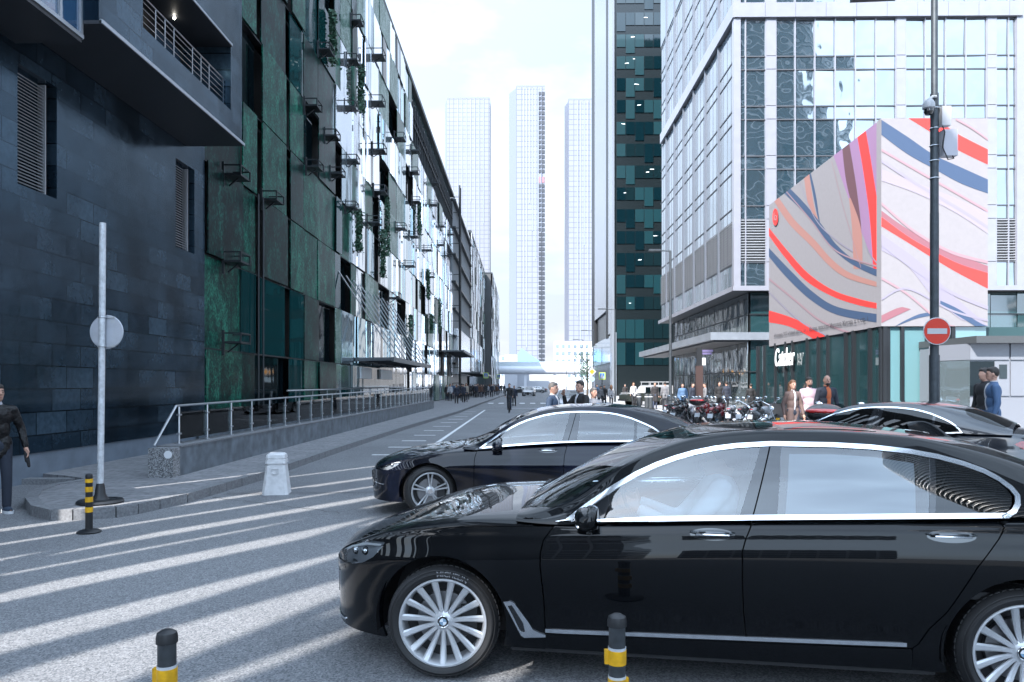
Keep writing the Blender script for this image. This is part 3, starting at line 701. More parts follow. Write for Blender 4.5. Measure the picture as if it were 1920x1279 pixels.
# sign letters
t=textmesh('Catcher',1.0,.02,shear=.2,bold=.004)
Ya_=yat(1453,XB-.1);Yb_=yat(1491,XB-.1);Yc=(Ya_+Yb_)/2
sx_=(Ya_-Yb_)/2/max(p[0] for p in t.v)
M=Matrix(((0,0,-1,XB-.14),(-sx_,0,0,Yc),(0,1.25,0,HC+(VH-672)*Yc/FPX+.02),(0,0,0,1)))
sg=MB().merge(t,M).build('sign_lettering',mat('sign_white',(.6,.61,.63),.4,emit=(1,1,1,.22)),pv,smooth=0)
# billboard box with painted flowing bands
bb=empty('billboard',(XB,Y1,zb),'huge folded billboard of flowing red, navy and mauve bands above the cafe','billboard')
def bbmat(name,base): 
    m=mat(name,base,.55,var=(6,.03),bump=(300,.15,.002)); return m
WH=bbmat('bb_white',(.215,.205,.218)); MB().box(XB+.05,XB2,Y1+.02,Y2,zb,zt).build('box',WH,bb,smooth=0) if False else None
bx=MB(); bx.box(XB+.0,XB2,Y1,Y2,zb,zt)
# cut the sloping top: side face polygon handled separately
def side_pt(u,v): # point on the plane x=XB seen at (u,v)
    Y=yat(u,XB); return (Y,HC+(VH-v)*Y*1.0/(FPX)*1.0/(FW[1]+((u-960)/FPX)*RT[1]) if False else HC+(VH-v)*(Y/(FW[1]+((u-960)/FPX)*RT[1]))/FPX)
def front_pt(u,v):
    d=Y1/(FW[1]+((u-960)/FPX)*RT[1]); p=px(u,v,d); return (p.x,p.z)
SP=[side_pt(*q) for q in [(1442,650),(1650,612),(1650,225),(1442,385)]]
q=MB(); q.prism([ (a,b) for a,b in SP],lambda a,b,h:(XB+(.0 if h==0 else .35),a,b),1); q.build('side_board',WH,bb,smooth=0)
FPn=[front_pt(*q) for q in [(1651,612),(1850,612),(1850,223),(1651,223)]]
q=MB(); q.prism(FPn,lambda a,b,h:(a,Y1-(.06 if h==0 else -.3),b),1); q.build('front_board',WH,bb,smooth=0)
from mathutils.geometry import intersect_point_tri_2d
def clip(poly,cp):
    def ins(p,a,b): return (b[0]-a[0])*(p[1]-a[1])-(b[1]-a[1])*(p[0]-a[0])>=0
    def xx_(p,q_,a,b):
        d=(q_[0]-p[0],q_[1]-p[1]); e_=(b[0]-a[0],b[1]-a[1]); den=d[0]*e_[1]-d[1]*e_[0]
        t_=((a[0]-p[0])*e_[1]-(a[1]-p[1])*e_[0])/den if abs(den)>1e-12 else 0; return (p[0]+d[0]*t_,p[1]+d[1]*t_)
    out=poly
    for i in range(len(cp)):
        a,b=cp[i],cp[(i+1)%len(cp)]; inp=out; out=[]
        for j in range(len(inp)):
            c,pv_=inp[j],inp[j-1]
            if ins(c,a,b):
                if not ins(pv_,a,b): out.append(xx_(pv_,c,a,b))
                out.append(c)
            elif ins(pv_,a,b): out.append(xx_(pv_,c,a,b))
        if not out: return []
    return out
def smooth_line(pts,n=10):
    out=[]
    P=[pts[0]]+list(pts)+[pts[-1]]
    for i in range(1,len(P)-2):
        for k in range(n):
            t=k/n; p0,p1,p2,p3=P[i-1],P[i],P[i+1],P[i+2]
            out.append(tuple(.5*((2*p1[j])+(-p0[j]+p2[j])*t+(2*p0[j]-5*p1[j]+4*p2[j]-p3[j])*t*t+(-p0[j]+3*p1[j]-3*p2[j]+p3[j])*t**3) for j in range(2)))
    return out+[pts[-1]]
lay=[0]
def band(top,bot,face,col,name='colour_band'):
    a=smooth_line(top);b=smooth_line(bot); n=min(len(a),len(b))
    cp=[(1442,650),(1650,612),(1650,225),(1442,385)] if face=='s' else [(1651,612),(1850,612),(1850,223),(1651,223)]
    ar=sum(cp[i][0]*cp[(i+1)%4][1]-cp[(i+1)%4][0]*cp[i][1] for i in range(4))
    if ar<0: cp=cp[::-1]
    lay[0]+=1; off=.003+.0005*lay[0]; m=MB()
    for i in range(n-1):
        ia,ib=int(i*(len(a)-1)/(n-1)),int((i+1)*(len(a)-1)/(n-1)); ja,jb=int(i*(len(b)-1)/(n-1)),int((i+1)*(len(b)-1)/(n-1))
        pl_=clip([a[ia],a[ib],b[jb],b[ja]],cp)
        if len(pl_)<3: continue
        vs=[((XB-off,)+side_pt(*p)) if face=='s' else (front_pt(*p)[0],Y1-.06-off,front_pt(*p)[1]) for p in pl_]
        m.add(vs,[tuple(range(len(vs)))])
    m.build(name,col,bb,smooth=0,fix=False)
RED=mat('bb_red',(.62,.035,.03),.55); NAVY=mat('bb_navy',(.035,.062,.12),.55); MAU=mat('bb_mauve',(.24,.14,.25),.55); BRN=mat('bb_brown',(.10,.045,.055),.55)
TAN=mat('bb_tan',(.30,.15,.13),.55); PINK=mat('bb_pink',(.25,.165,.19),.55); ROSE=mat('bb_rose',(.20,.08,.10),.55); LIL=mat('bb_lilac',(.205,.19,.245),.55)
def U(pts,ox=1420,oy=0,s=2.558): return [(ox+x/s,oy+y/s) for x,y in pts]
# side face (coordinates read on the photograph)
band(U([(365,745),(430,930),(490,1090),(545,1230),(553,1290)]),U([(600,560),(600,900),(600,1100),(600,1230),(600,1290)]),'s',MAU,'mauve_band')
band(U([(408,715),(425,860),(455,985),(495,1090),(497,1110)]),U([(440,680),(470,860),(487,985),(497,1070),(498,1111)]),'s',BRN,'brown_band')
band(U([(440,950),(455,1100),(462,1290)]),U([(448,950),(498,1100),(505,1290)]),'s',TAN,'tan_band')
band(U([(480,655),(510,830),(540,1050),(557,1290)]),U([(520,625),(555,830),(585,1050),(592,1290)]),'s',RED,'red_band')
band(U([(225,855),(240,960),(262,1020),(285,1050)]),U([(250,830),(258,900),(275,1000),(292,1050)]),'s',TAN,'tan_stripe')
band(U([(250,835),(262,900),(283,1010),(298,1070)]),U([(256,828),(280,930),(295,1030),(302,1075)]),'s',NAVY,'navy_stripe')
band([(1470,362),(1500,391),(1530,425),(1560,465),(1600,497),(1652,522)],[(1480,352),(1510,383),(1540,420),(1568,458),(1605,489),(1652,508)],'s',NAVY,'navy_band')
band([(1452,378),(1480,420),(1520,460),(1555,498),(1590,522),(1652,540)],[(1460,370),(1490,412),(1528,450),(1560,486),(1595,512),(1652,531)],'s',TAN,'tan_flow')
band([(1441,440),(1470,480),(1510,525),(1560,555),(1610,572),(1652,580)],[(1441,426),(1475,468),(1515,512),(1562,544),(1612,561),(1652,570)],'s',RED,'red_flow')
band([(1441,480),(1475,520),(1520,562),(1570,590),(1652,606)],[(1441,464),(1480,505),(1525,548),(1572,576),(1652,590)],'s',NAVY,'navy_flow')
band([(1441,604),(1480,612),(1520,632),(1545,650)],[(1441,582),(1480,594),(1520,612),(1560,640)],'s',RED,'red_corner')
# front face
band([(1651,254),(1700,290),(1750,318),(1800,345),(1851,364)],[(1651,226),(1700,258),(1750,292),(1800,315),(1851,338)],'f',NAVY,'navy_band')
band([(1702,223),(1745,250),(1790,280),(1851,310)],[(1746,223),(1775,240),(1800,256),(1851,282)],'f',RED,'red_band')
band([(1651,425),(1700,455),(1740,480),(1790,510),(1851,542)],[(1651,406),(1700,440),(1745,468),(1795,495),(1851,512)],'f',RED,'red_flow')
band([(1651,408),(1700,444),(1745,470),(1795,495),(1851,513)],[(1651,396),(1690,424),(1745,456),(1800,480),(1851,500)],'f',ROSE,'rose_flow')
band([(1651,470),(1700,500),(1750,560),(1800,600)],[(1651,440),(1720,490),(1780,550),(1851,612)],'f',LIL,'lilac_flow')
band([(1651,606),(1680,592),(1706,580)],[(1651,592),(1676,580),(1690,576)],'f',ROSE,'rose_stripe')
band([(1675,613),(1715,598),(1745,592)],[(1690,604),(1720,590),(1745,586)],'f',NAVY,'navy_stripe')
band([(1761,570),(1790,590),(1820,608),(1828,614)],[(1761,564),(1795,580),(1830,603),(1851,613)],'f',NAVY,'navy_corner')
band([(1651,340),(1720,365),(1790,400),(1851,440)],[(1651,318),(1720,345),(1790,372),(1851,400)],'f',mat('bb_pale',(.235,.21,.255),.55),'pale_flow')
for k_,(pa,pb,cc,dd) in enumerate([([(1441,520),(1490,560),(1540,600),(1600,625)],'s',PINK,4),([(1470,352),(1520,410),(1570,470),(1652,500)],'s',PINK,3),([(1500,340),(1530,410),(1570,450),(1600,470)],'s',LIL,3),([(1441,545),(1500,600),(1560,632)],'s',LIL,3),([(1560,300),(1580,380),(1600,450),(1615,500)],'s',PINK,4),([(1600,290),(1612,380),(1625,460),(1652,500)],'s',LIL,3),
  ([(1651,280),(1720,320),(1790,360),(1851,395)],'f',PINK,5),([(1651,300),(1720,345),(1800,392),(1851,425)],'f',LIL,6),([(1651,380),(1710,430),(1780,470),(1851,490)],'f',PINK,6),([(1651,520),(1700,550),(1760,600),(1790,612)],'f',PINK,5),([(1651,455),(1710,500),(1780,545),(1851,575)],'f',LIL,7),([(1790,223),(1820,240),(1851,262)],'f',PINK,4),([(1651,560),(1700,540),(1780,580),(1851,600)],'f',LIL,4)]):
    pts_=pa; band([(a_,b_+dd) for a_,b_ in pts_],pts_,pb,cc,'thin_band')
# round red emblem on the side face, small print line
m=MB(); n=24; cyz=[side_pt(1455.5+5.3*math.cos(2*PI*i/n),407+16*math.sin(2*PI*i/n)) for i in range(n)]; m.add([(XB-.05,a,b) for a,b in cyz],[tuple(range(n))]); m.build('round_logo',RED,bb,smooth=0,fix=False)
t=textmesh('lo',1,.0)
def face_text(txt,u0,v0,u1,v1,hpx,mt,nm_):
    t=textmesh(txt,1,.002,align='LEFT'); wx=max(p[0] for p in t.v)
    Ya,Za=side_pt(u0,v0);Yb,Zb=side_pt(u1,v1); hz=hpx*Ya/FPX
    vs=[(XB-.06-p[2],Ya+(Yb-Ya)*p[0]/wx,Za+(Zb-Za)*p[0]/wx+p[1]*hz*1.2) for p in t.v]
    MB().add(vs,t.f).build(nm_,mt,bb,smooth=0,fix=False)
face_text('lo',1452.5,407,1458.5,407,17,WH,'logo_lettering')
face_text('\u00abРеклама\u00bb ООО «Новый адрес» 12+ г. Москва, проспект Маршала Жукова, д. 1, стр. 1',1453,630,1630,598,7,mat('print_black',(.03,.03,.035),.6),'small_print')
# ================================================================ WHITE KIOSK
Yk=24.; kx=lambda u:px(u,700,Yk).x; kz=lambda v:HC+(VH-v)*Yk/FPX
kk=empty('kiosk',(kx(1850),Yk,0),'white panelled kiosk with tinted window right of the sign pole','kiosk')
wp=mat('kiosk_white',(.155,.168,.195),.4,coat=.3)
b=MB(); b.box(kx(1812),kx(1960),Yk+.05,Yk+3,0,kz(645)); b.build('body',wp,kk,smooth=0)
b=MB()
for u0,u1,v0,v1 in((1812,1885,645,675),(1887,1915,645,675),(1887,1915,678,742),(1917,1955,645,742)): b.box(kx(u0)+.01,kx(u1)-.01,Yk,Yk+.06,kz(v1),kz(v0))
b.box(kx(1858),kx(1885),Yk,Yk+.06,kz(742),kz(678)); b.build('panels',wp,kk,smooth=0)
MB().box(kx(1812),kx(1857),Yk-.0,Yk+.06,kz(742),kz(678)).build('window',g_dark,kk,smooth=0)
MB().box(kx(1866),kx(1880),Yk-.02,Yk+.01,kz(710),kz(684)).build('notice_frame',mat('notice_dark',(.02,.03,.035),.3),kk,smooth=0)
# angled left return of the kiosk
b=MB(); b.prism([(kx(1812),Yk),(kx(1787),Yk+1.6),(kx(1812)+.5,Yk+2.0)],lambda a,c,h:(a,c,kz(675) if h==0 else kz(645)),1); b.build('side_fascia',wp,kk,smooth=0)
b=MB(); b.prism([(kx(1812),Yk),(kx(1787),Yk+1.6),(kx(1812)+.5,Yk+2.0)],lambda a,c,h:(a,c,0 if h==0 else kz(676)),1); b.build('side_window',g_clear,kk,smooth=0)
b=MB(); b.box(kx(1810),kx(1990),Yk-.4,Yk+3,kz(645)+.0,kz(632)); b.build('roof',mat('kiosk_roof',(.05,.055,.06),.5),kk,smooth=0)
t=textmesh('TEXT ME',.5,.01,bold=.005); 
# ================================================================ FAR TOWERS, SKYBRIDGE, PYRAMID ROOF
def gridmat(name,base,line,sx,sz):
    m=mat(name,base,.5,spec=.2); bricktex(m,base,tuple(min(1,c*1.08) for c in base),line,1,sx,sz,.22,axes='xz',offset=0); return m
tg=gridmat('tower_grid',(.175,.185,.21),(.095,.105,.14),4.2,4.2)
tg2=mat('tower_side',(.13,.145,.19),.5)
def tower(u0,u1,um,vt,D,label,dark_strip=False):
    a=px(u0,vt,D);b=px(u1,vt,D);c=px(um,vt,D); h=a.z
    e=empty('glass_skyscraper',((a.x+b.x)/2,D,0),label,'skyscraper','far white towers')
    m=MB(); m.box(c.x,b.x,D,D+26,-1,h); o=m.build('tower_body',tg,e,smooth=0)
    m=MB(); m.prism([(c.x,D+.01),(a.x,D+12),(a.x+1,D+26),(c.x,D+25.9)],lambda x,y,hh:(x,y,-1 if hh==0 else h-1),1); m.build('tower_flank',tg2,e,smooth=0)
    m=MB(); r=random.Random(int(u0))
    for k in range(7):
        x=c.x+(b.x-c.x)*(.25+.1*k); z0=h*(r.uniform(.1,.7)); m.box(x,x+.5,D-.4,D,z0,h-1)
    m.build('vertical_fins',mat('fins_grey',(.22,.25,.32),.4),e,smooth=0)
    if dark_strip:
        m=MB(); w_=b.x-c.x; xa=c.x+w_*.78; xb=c.x+w_*.98
        z=20
        while z<h-6:
            if not (h*.68<z<h*.70):
                m.box(xa,xa+(xb-xa)*.42,D-.5,D,z,z+2.6); m.box(xa+(xb-xa)*.55,xb,D-.5,D,z,z+2.6)
            z+=3.9
        m.box(xa+(xb-xa)*.42,xa+(xb-xa)*.55,D-.3,D,20,h-6); m.build('open_core_strip',mat('core_strip',(.02,.025,.035),.6),e,smooth=0)
        m=MB(); m.box(xa,xb,D-.3,D,h*.68,h*.70); m.build('pink_band',mat('pinkb',(.2,.10,.12),.5),e,smooth=0)
    MB().box(c.x,b.x,D-.1,D+26,h,h+1.2).build('parapet',tg2,e,smooth=0)
tower(832,918,838,184,720,'left of the three far white grid towers')
tower(954,1022,968,163,600,'middle and tallest far tower with dark open strip down its side',True)
tower(1060,1130,1066,188,610,'right of the three far white towers, partly behind the dark tower')
D=235.
sbz=empty('skybridge',(px(1000,700,D).x,D,0),'pale tube footbridge across the end of the street','bridge')
wt=mat('bridge_white',(.55,.56,.6),.35); 
a=px(925,694,D);b=px(1068,694,D)
MB().tube([(a.x-2,D,a.z),(b.x+6,D,b.z)],1.35,16).build('tube',wt,sbz)
m=MB()
for u in(935,985,1040,1075): p=px(u,700,D); m.box(p.x-.4,p.x+.4,D-.3,D+.6,-.1,p.z)
m.build('columns',wt,sbz,smooth=0)
MB().box(a.x-2,b.x+6,D-.5,D+.5,a.z+1.2,a.z+2.6).build('upper_glazing',mat('bridge_glass',(.5,.56,.6),.2,spec=.8),sbz,smooth=0)
py=empty('pyramid_hall',(px(982,690,260).x,262,0),'white hall with a blue pyramid roof behind the footbridge','building')
c=px(978,652,260); l=px(955,686,260); r_=px(1022,690,260)
m=MB(); m.add([(l.x,255,l.z),(r_.x,255,l.z),(r_.x,275,l.z),(l.x,275,l.z),(c.x,265,c.z)],[(0,1,4),(1,2,4),(2,3,4),(3,0,4),(0,3,2,1)]); m.build('roof',mat('blue_roof',(.10,.22,.42),.35),py,smooth=0)
m=MB(); m.box(px(945,690,260).x,px(1060,690,260).x,256,275,0,l.z); m.build('walls',mat('hall_white',(.33,.34,.37),.5),py,smooth=0)
m=MB(); p=px(946,665,250);p2=px(970,700,250); m.box(p.x,p2.x,250,254,0,p.z); m.build('wing',mat('hall_white',(.33,.34,.37),.5),py,smooth=0)
def lowblock(name,label,u0,u1,v,D,col):
    a=px(u0,v,D);b=px(u1,v,D); e=empty(name,(a.x,D,0),label,'building')
    MB().box(a.x,b.x,D,D+12,0,a.z).build('walls',mat(name+'_wall',col,.6),e,smooth=0)
    m=MB(); z=2
    while z<a.z-1: 
        x=a.x+.5
        while x<b.x-1: m.box(x,x+1.4,D-.1,D,z,z+1.6); x+=2.6
        z+=3.2
    m.build('windows',mat('far_window',(.15,.19,.24),.2),e,smooth=0,kind='stuff')
lowblock('pale_office','pale low office block seen under the right hand towers',1040,1112,640,330,(.5,.53,.57))
lowblock('far_white_block','white low block at the left end of the footbridge',925,956,668,300,(.6,.62,.66))
lowblock('far_glass_wall','low glazed wall across the street end',930,1100,716,290,(.55,.6,.64))
# ================================================================ OUT OF VIEW: screen added to stripe the sunlight; buildings for reflections
sc_=empty('unseen_stripe_screen',(-9,0,0),'unseen slotted screen added beside the road to cut the sun into stripes','screen wall')  # unseen, added only to let sunlight through as stripes on the road
slots=[(-2.6,.36),(-3.95,.38),(-4.74,.95),(-5.72,.66),(-6.98,.60),(-7.78,.32),(-8.4,.50),(-9.3,.36),(-10.2,.45),(-10.9,.22),(-11.6,.35)]
slots=sorted([((-c-9.05*.8285)/.56,wd_/.56) for c,wd_ in slots])
m=MB(); y=-26.
for yc,wd_ in slots:
    m.box(-9.2,-8.9,y,yc-wd_/2,0,34); y=yc+wd_/2
m.box(-9.2,-8.9,y,9,0,34); m.box(-9.25,-8.88,-26,9,28,34.1); m.box(-9.25,-8.88,-26,9,0,1.5)
r=random.Random(8)
for yc,wd_ in slots:  # slanted bars added to break up the sun stripes
    z=4+r.uniform(0,3)
    while z<26 and yc<3:
        m.bar((-9.05,yc-wd_*.6,z),(-9.05,yc+wd_*(.6 if r.random()<.5 else -.1),z+r.uniform(1.5,5)),.12,r.uniform(.10,.34)); z+=r.uniform(3.,7)
m.build('screen',mat('screen_dark',(.05,.055,.06),.6),sc_,smooth=0)
tb2=empty('ribbed_tower',(45,-48,0),'curved glass tower with white floor ribs','building')
m=MB(); 
m.lathe([(15,0),(17,20),(19,45),(19,70),(17,90),(13,104)],40,(40,-52,0)); m.build('body',glassmat('ribbed_glass',(.03,.055,.07),ior=1.8),tb2)
m=MB()
for i in range(62): 
    z=1.65*i+1; r0=np.interp(z,[0,20,45,70,90,104],[15,17,19,19,17,13]); m.lathe([(r0-.1,z),(r0+.22,z),(r0+.22,z+.2),(r0-.1,z+.2)],40,(40,-52,0),cap=False)
m.build('ribs',mat('rib_white',(.7,.72,.75),.4),tb2)
def backblock(x0,x1,y0,y1,h,label,col,fl_):  # unseen blocks, put in for what car paint and glass mirror
    e=empty('unseen_block',((x0+x1)/2,y1,0),label,'building')
    MB().box(x0,x1,y0,y1,0,h).build('walls',mat('bb'+str(x0),col,.25,coat=.5),e,smooth=0)
    m=MB(); z=2.5
    while z<h: m.box(x0-.1,x1+.1,y0-.1,y1+.12,z,z+.7); z+=3.4
    m.build('floor_bands',fl_,e,smooth=0)
    m=MB(); x=x0
    while x<x1: m.box(x,x+.3,y1,y1+.2,0,h); x+=3
    m.build('wall_ribs',fl_,e,smooth=0)
fb=mat('floorband',(.5,.52,.55),.5)
backblock(-30,-12,-75,-60,16,'unseen low block added behind the viewer for dark reflections',(.05,.07,.09),fb)
backblock(-9,14,-95,-80,14,'unseen low dark block added farther behind the viewer for dark reflections',(.04,.06,.07),fb)
backblock(95,120,-40,-5,60,'unseen tall white ribbed block added right of the viewer for reflections',(.03,.08,.10),mat('floorband2',(.65,.67,.7),.5))
# ================================================================ CARS
def pch(pts):
    pts=sorted(pts); X=np.array([p[0] for p in pts],float);Y=np.array([p[1] for p in pts],float)
    h=np.diff(X);d=np.diff(Y)/h; m=np.zeros(len(X)); m[0]=d[0];m[-1]=d[-1]
    for i in range(1,len(X)-1):
        if d[i-1]*d[i]>0: w1=2*h[i]+h[i-1];w2=h[i]+2*h[i-1]; m[i]=(w1+w2)/(w1/d[i-1]+w2/d[i])
    X=X.tolist();Y=Y.tolist();m=m.tolist();h=h.tolist()
    import bisect
    def f(x):
        if x<=X[0]: return Y[0]
        if x>=X[-1]: return Y[-1]
        i=bisect.bisect_right(X,x)-1; t=(x-X[i])/h[i]
        return (2*t**3-3*t*t+1)*Y[i]+(t**3-2*t*t+t)*h[i]*m[i]+(-2*t**3+3*t*t)*Y[i+1]+(t**3-t*t)*h[i]*m[i+1]
    return f
def bspl(C,s): # clamped uniform cubic b-spline through control list C [(y,z)], s in 0..1
    n=len(C); k=n-3; t=min(max(s,0),1)*k; i=min(int(t),k-1)
    kn=[0,0,0]+list(range(0,k+1))+[k,k,k]
    d=[C[j+i] for j in range(4)]
    for r in range(1,4):
        for j in range(3,r-1,-1):
            a=kn[j+i]; b=kn[j+1+i-r+3]; al=0 if b==a else (t-a)/(b-a)
            d[j]=(d[j-1][0]*(1-al)+d[j][0]*al,d[j-1][1]*(1-al)+d[j][1]*al)
    return d[3]
class Car:
    def __init__(c,sp):
        c.sp=sp; c.xn=sp['xn']; c.xt=sp['xt']; c.W0=sp['W']
        for k in('zs','zt','zc','zr','gc','belt'): setattr(c,k,pch(sp[k]))
        c.ws=pch(sp['wsc']) if 'wsc' in sp else (lambda x:1.)
        c._c={};c._g={}
    def W(c,x):
        a=c.xn-1.15; t=max(0,(x-1.15)/a); f=(max(0,1-t**4.2))**(1/2.3)
        b=-c.xt-1.5; t=max(0,(-x-1.5)/b); g=(max(0,1-t**4.5))**(1/2.6)
        return max(.004,c.W0*f*g)
    def ctl(c,x):
        k=round(x,4)
        if k not in c._c:
            W=c.W(x); zs=c.zs(x); zt=c.zt(x); zc=c.zc(x); zb=c.sp['zb']
            c._c[k]=[(W*.93,zb),(W*.958,zb+.10),(W*.955,.38),(W*.992,.53),(W*1.006,.66),(W*1.004,zs-.13),(W*.982,zs-.05),(W*.976,zs+.002),(W*.964,zs+.010),(W*.955,(zs+zt)/2+.008),(W*.90,zt-.006),(W*.80,zt+(zc-zt)*.25),(W*.45,zc-.006),(0,zc)]
        return c._c[k]
    def gctl(c,x):
        k=round(x,4)
        if k not in c._g:
            b=c.belt(x); zr=max(c.zr(x),b+.004); zc=max(c.gc(x),zr+.002); yb=min(.925*c.W0+.04,c.W(x)*.972); l=.5*(zr-b)
            if x<-1.5: yb=c.W(x)*.955
            c._g[k]=[(yb,b-.02),(yb-.012-l*.18,b+(zr-b)*.25),(yb-.02-l*.62,b+(zr-b)*.66),(yb-.03-l,zr-.02),(yb-.055-l,zr+.012),(yb-.12-l,zr+(zc-zr)*.45),(yb*.45,zc-.008),(0,zc)]
        return c._g[k]
    def xi(c,x):
        if x<1.2: return x
        a=c.xn-1.2; return 1.2+2*a*(1-math.sqrt(max(0,(c.xn-x)/a)))
    def ix(c,q):
        if q<1.2: return q
        a=c.xn-1.2; t=min(1,(q-1.2)/(2*a)); return c.xn-a*(1-t)**2
    def S(c,q,s):
        x=c.ix(q)
        if s<=1: y,z=bspl(c.ctl(x),s); return Vector((x,y,z))
        y,z=bspl(c.ctl(x),2-s); return Vector((x,-y,z))
    def G(c,x,s):
        if s<=1: y,z=bspl(c.gctl(x),s); return Vector((x,y,z))
        y,z=bspl(c.gctl(x),2-s); return Vector((x,-y,z))
    def inv(c,kind,x,z,smax):
        ct=c.ctl(x) if kind=='S' else c.gctl(x); lo,hi=0.,smax
        if bspl(ct,hi)[1]<=z: return hi
        if bspl(ct,lo)[1]>=z: return lo
        for _ in range(22):
            m=(lo+hi)/2
            if bspl(ct,m)[1]<z: lo=m
            else: hi=m
        return (lo+hi)/2
    SH=.70  # s where the fender ends and the bonnet begins
    def loop(c,kind,pts,step=.035,smax=None,xy=True,closed=True):
        smax=smax or (c.SH if kind=='S' else .80)
        out=[];n=len(pts)
        for i in range(n):
            a,b=pts[i],pts[(i+1)%n]
            ta= a[1]=='T' ; tb_= b[1]=='T'
            L_=math.hypot(b[0]-a[0],0 if ta or tb_ else b[1]-a[1]); k=max(1,int(L_/step+.5))
            for j in range(k):
                t=j/k; x=a[0]+(b[0]-a[0])*t
                if ta and tb_: s=smax
                elif ta or tb_: s=smax if (ta and j==0) else c.inv(kind,x,(a[1]+(b[1]-a[1])*t) if not(ta or tb_) else ((1.5*t+(1-t)*a[1]) if tb_ else (1.5*(1-t)+t*b[1])),smax)
                else: s=c.inv(kind,x,a[1]+(b[1]-a[1])*t,smax)
                out.append((c.xi(x) if kind=='S' else x,s))
        return out
    def mesh(c,kind,outer,holes=(),st=.05,off=0.,lip=.014,mirror=False,K=2.):
        F=c.S if kind=='S' else c.G
        def pin(p,L_):
            r=False;n=len(L_);j=n-1
            for i in range(n):
                if (L_[i][1]>p[1])!=(L_[j][1]>p[1]) and p[0]<(L_[j][0]-L_[i][0])*(p[1]-L_[i][1])/(L_[j][1]-L_[i][1]+1e-15)+L_[i][0]: r=not r
                j=i
            return r
        loops=[[(a,b*K) for a,b in l] for l in [outer]+list(holes)]
        P=[];E=[]
        for l in loops:
            o=len(P); P+=l; E+=[(o+i,o+(i+1)%len(l)) for i in range(len(l))]
        x0=min(p[0] for p in loops[0]);x1=max(p[0] for p in loops[0]);s0=min(p[1] for p in loops[0]);s1=max(p[1] for p in loops[0])
        bp=np.array(P); nx=max(1,int((x1-x0)/st));ns=max(1,int((s1-s0)/st)); 
        for i in range(1,nx):
            for j in range(1,ns+1):
                p=(x0+(x1-x0)*i/nx,s0+(s1-s0)*(j-.5*(i%2))/ns)
                if ((bp-p)**2).sum(1).min()<(st*.55)**2: continue
                if pin(p,loops[0]) and not any(pin(p,l) for l in loops[1:]): P.append(p)
        v,e,f,*_=delaunay_2d_cdt([Vector(p) for p in P],E,[],0,1e-6)
        fs=[]
        for t in f:
            cx=sum(v[i][0] for i in t)/len(t);cy=sum(v[i][1] for i in t)/len(t)
            if pin((cx,cy),loops[0]) and not any(pin((cx,cy),l) for l in loops[1:]): fs.append(tuple(t))
        vs=[];ns_=[]
        for p in v:
            q,s=p[0],p[1]/K; a=F(q,s); h=.004
            s_=min(max(s,.002),1.998)
            du=F(q+h,s_)-F(q-h,s_); dv=F(q,s_+h)-F(q,s_-h); n=dv.cross(du)
            if n.length<1e-12: n=Vector((1,0,0))
            n.normalize()
            if n.dot(Vector((.0,a.y,.3)))<0 and abs(n.y)>.2: n=-n
            vs.append(a+n*off); ns_.append(n)
        sg=-1 if mirror else 1
        vs=[Vector((a.x,a.y*sg,a.z)) for a in vs]; ns_=[Vector((a.x,a.y*sg,a.z)) for a in ns_]
        # orient faces with normals
        ff=[]
        for t in fs:
            n=(vs[t[1]]-vs[t[0]]).cross(vs[t[2]]-vs[t[0]])
            ff.append(t if n.dot(ns_[t[0]])>0 else t[::-1])
        if lip:
            cnt={}
            for t in ff:
                for i in range(len(t)):
                    k=(t[i],t[(i+1)%len(t)]); cnt[k]=1
            mp_={}
            def dp(i,inn):
                k=(i,inn)
                if k not in mp_: mp_[k]=len(vs); vs.append(vs[i]-ns_[i]*(lip if inn else 0)); ns_.append(None)
                return mp_[k]
            be=[k for k in cnt if (k[1],k[0]) not in cnt]
            lf=[]
            for a,b in be: lf.append((dp(b,0),dp(a,0),dp(a,1),dp(b,1)))
            for t in lf:
                n=(vs[t[1]]-vs[t[0]]).cross(vs[t[3]]-vs[t[0]])
                if n.length>0: n.normalize()
                for i in t:
                    if ns_[i] is None or ns_[i].dot(n)<.99: ns_[i]=n if ns_[i] is None else (ns_[i]+n).normalized()
            ff+=lf
        return vs,ff,ns_
    def part(c,kind,name,m,parent,outer,holes=(),st=.05,off=0.,lip=.014,side=0,label=None):
        # side 0: as given, 1: left only, -1: mirrored
        vs,ff,nn=c.mesh(kind,outer,holes,st,off,lip,mirror=side<0)
        me=bpy.data.meshes.new(name); me.from_pydata([tuple(v) for v in vs],[],ff); me.materials.append(m)
        me.polygons.foreach_set('use_smooth',[True]*len(ff)); me.update()
        me.normals_split_custom_set_from_vertices([tuple(n) if n is not None else (0,0,1) for n in nn])
        o=bpy.data.objects.new(name,me); COL.objects.link(o); o.parent=parent
        if label: o['label']=label
        return o
def circ(cx,cz,r,a0,a1,n=26): return [(cx+r*math.cos(R(a0+(a1-a0)*i/n)),cz+r*math.sin(R(a0+(a1-a0)*i/n))) for i in range(n+1)]
def offset_poly(P,d):
    n=len(P);out=[];A=sum(P[i][0]*P[(i+1)%n][1]-P[(i+1)%n][0]*P[i][1] for i in range(n)); sg=1 if A>0 else -1
    for i in range(n):
        a,b,c=Vector(P[i-1]),Vector(P[i]),Vector(P[(i+1)%n]); e1=(b-a).normalized();e2=(c-b).normalized()
        n1=Vector((-e1.y,e1.x));n2=Vector((-e2.y,e2.x)); m=(n1+n2); m=m/max(.35,m.length_squared)*2 if m.length>1e-6 else n1
        out.append((b.x+m.x*d*sg,b.y+m.y*d*sg))
    return out
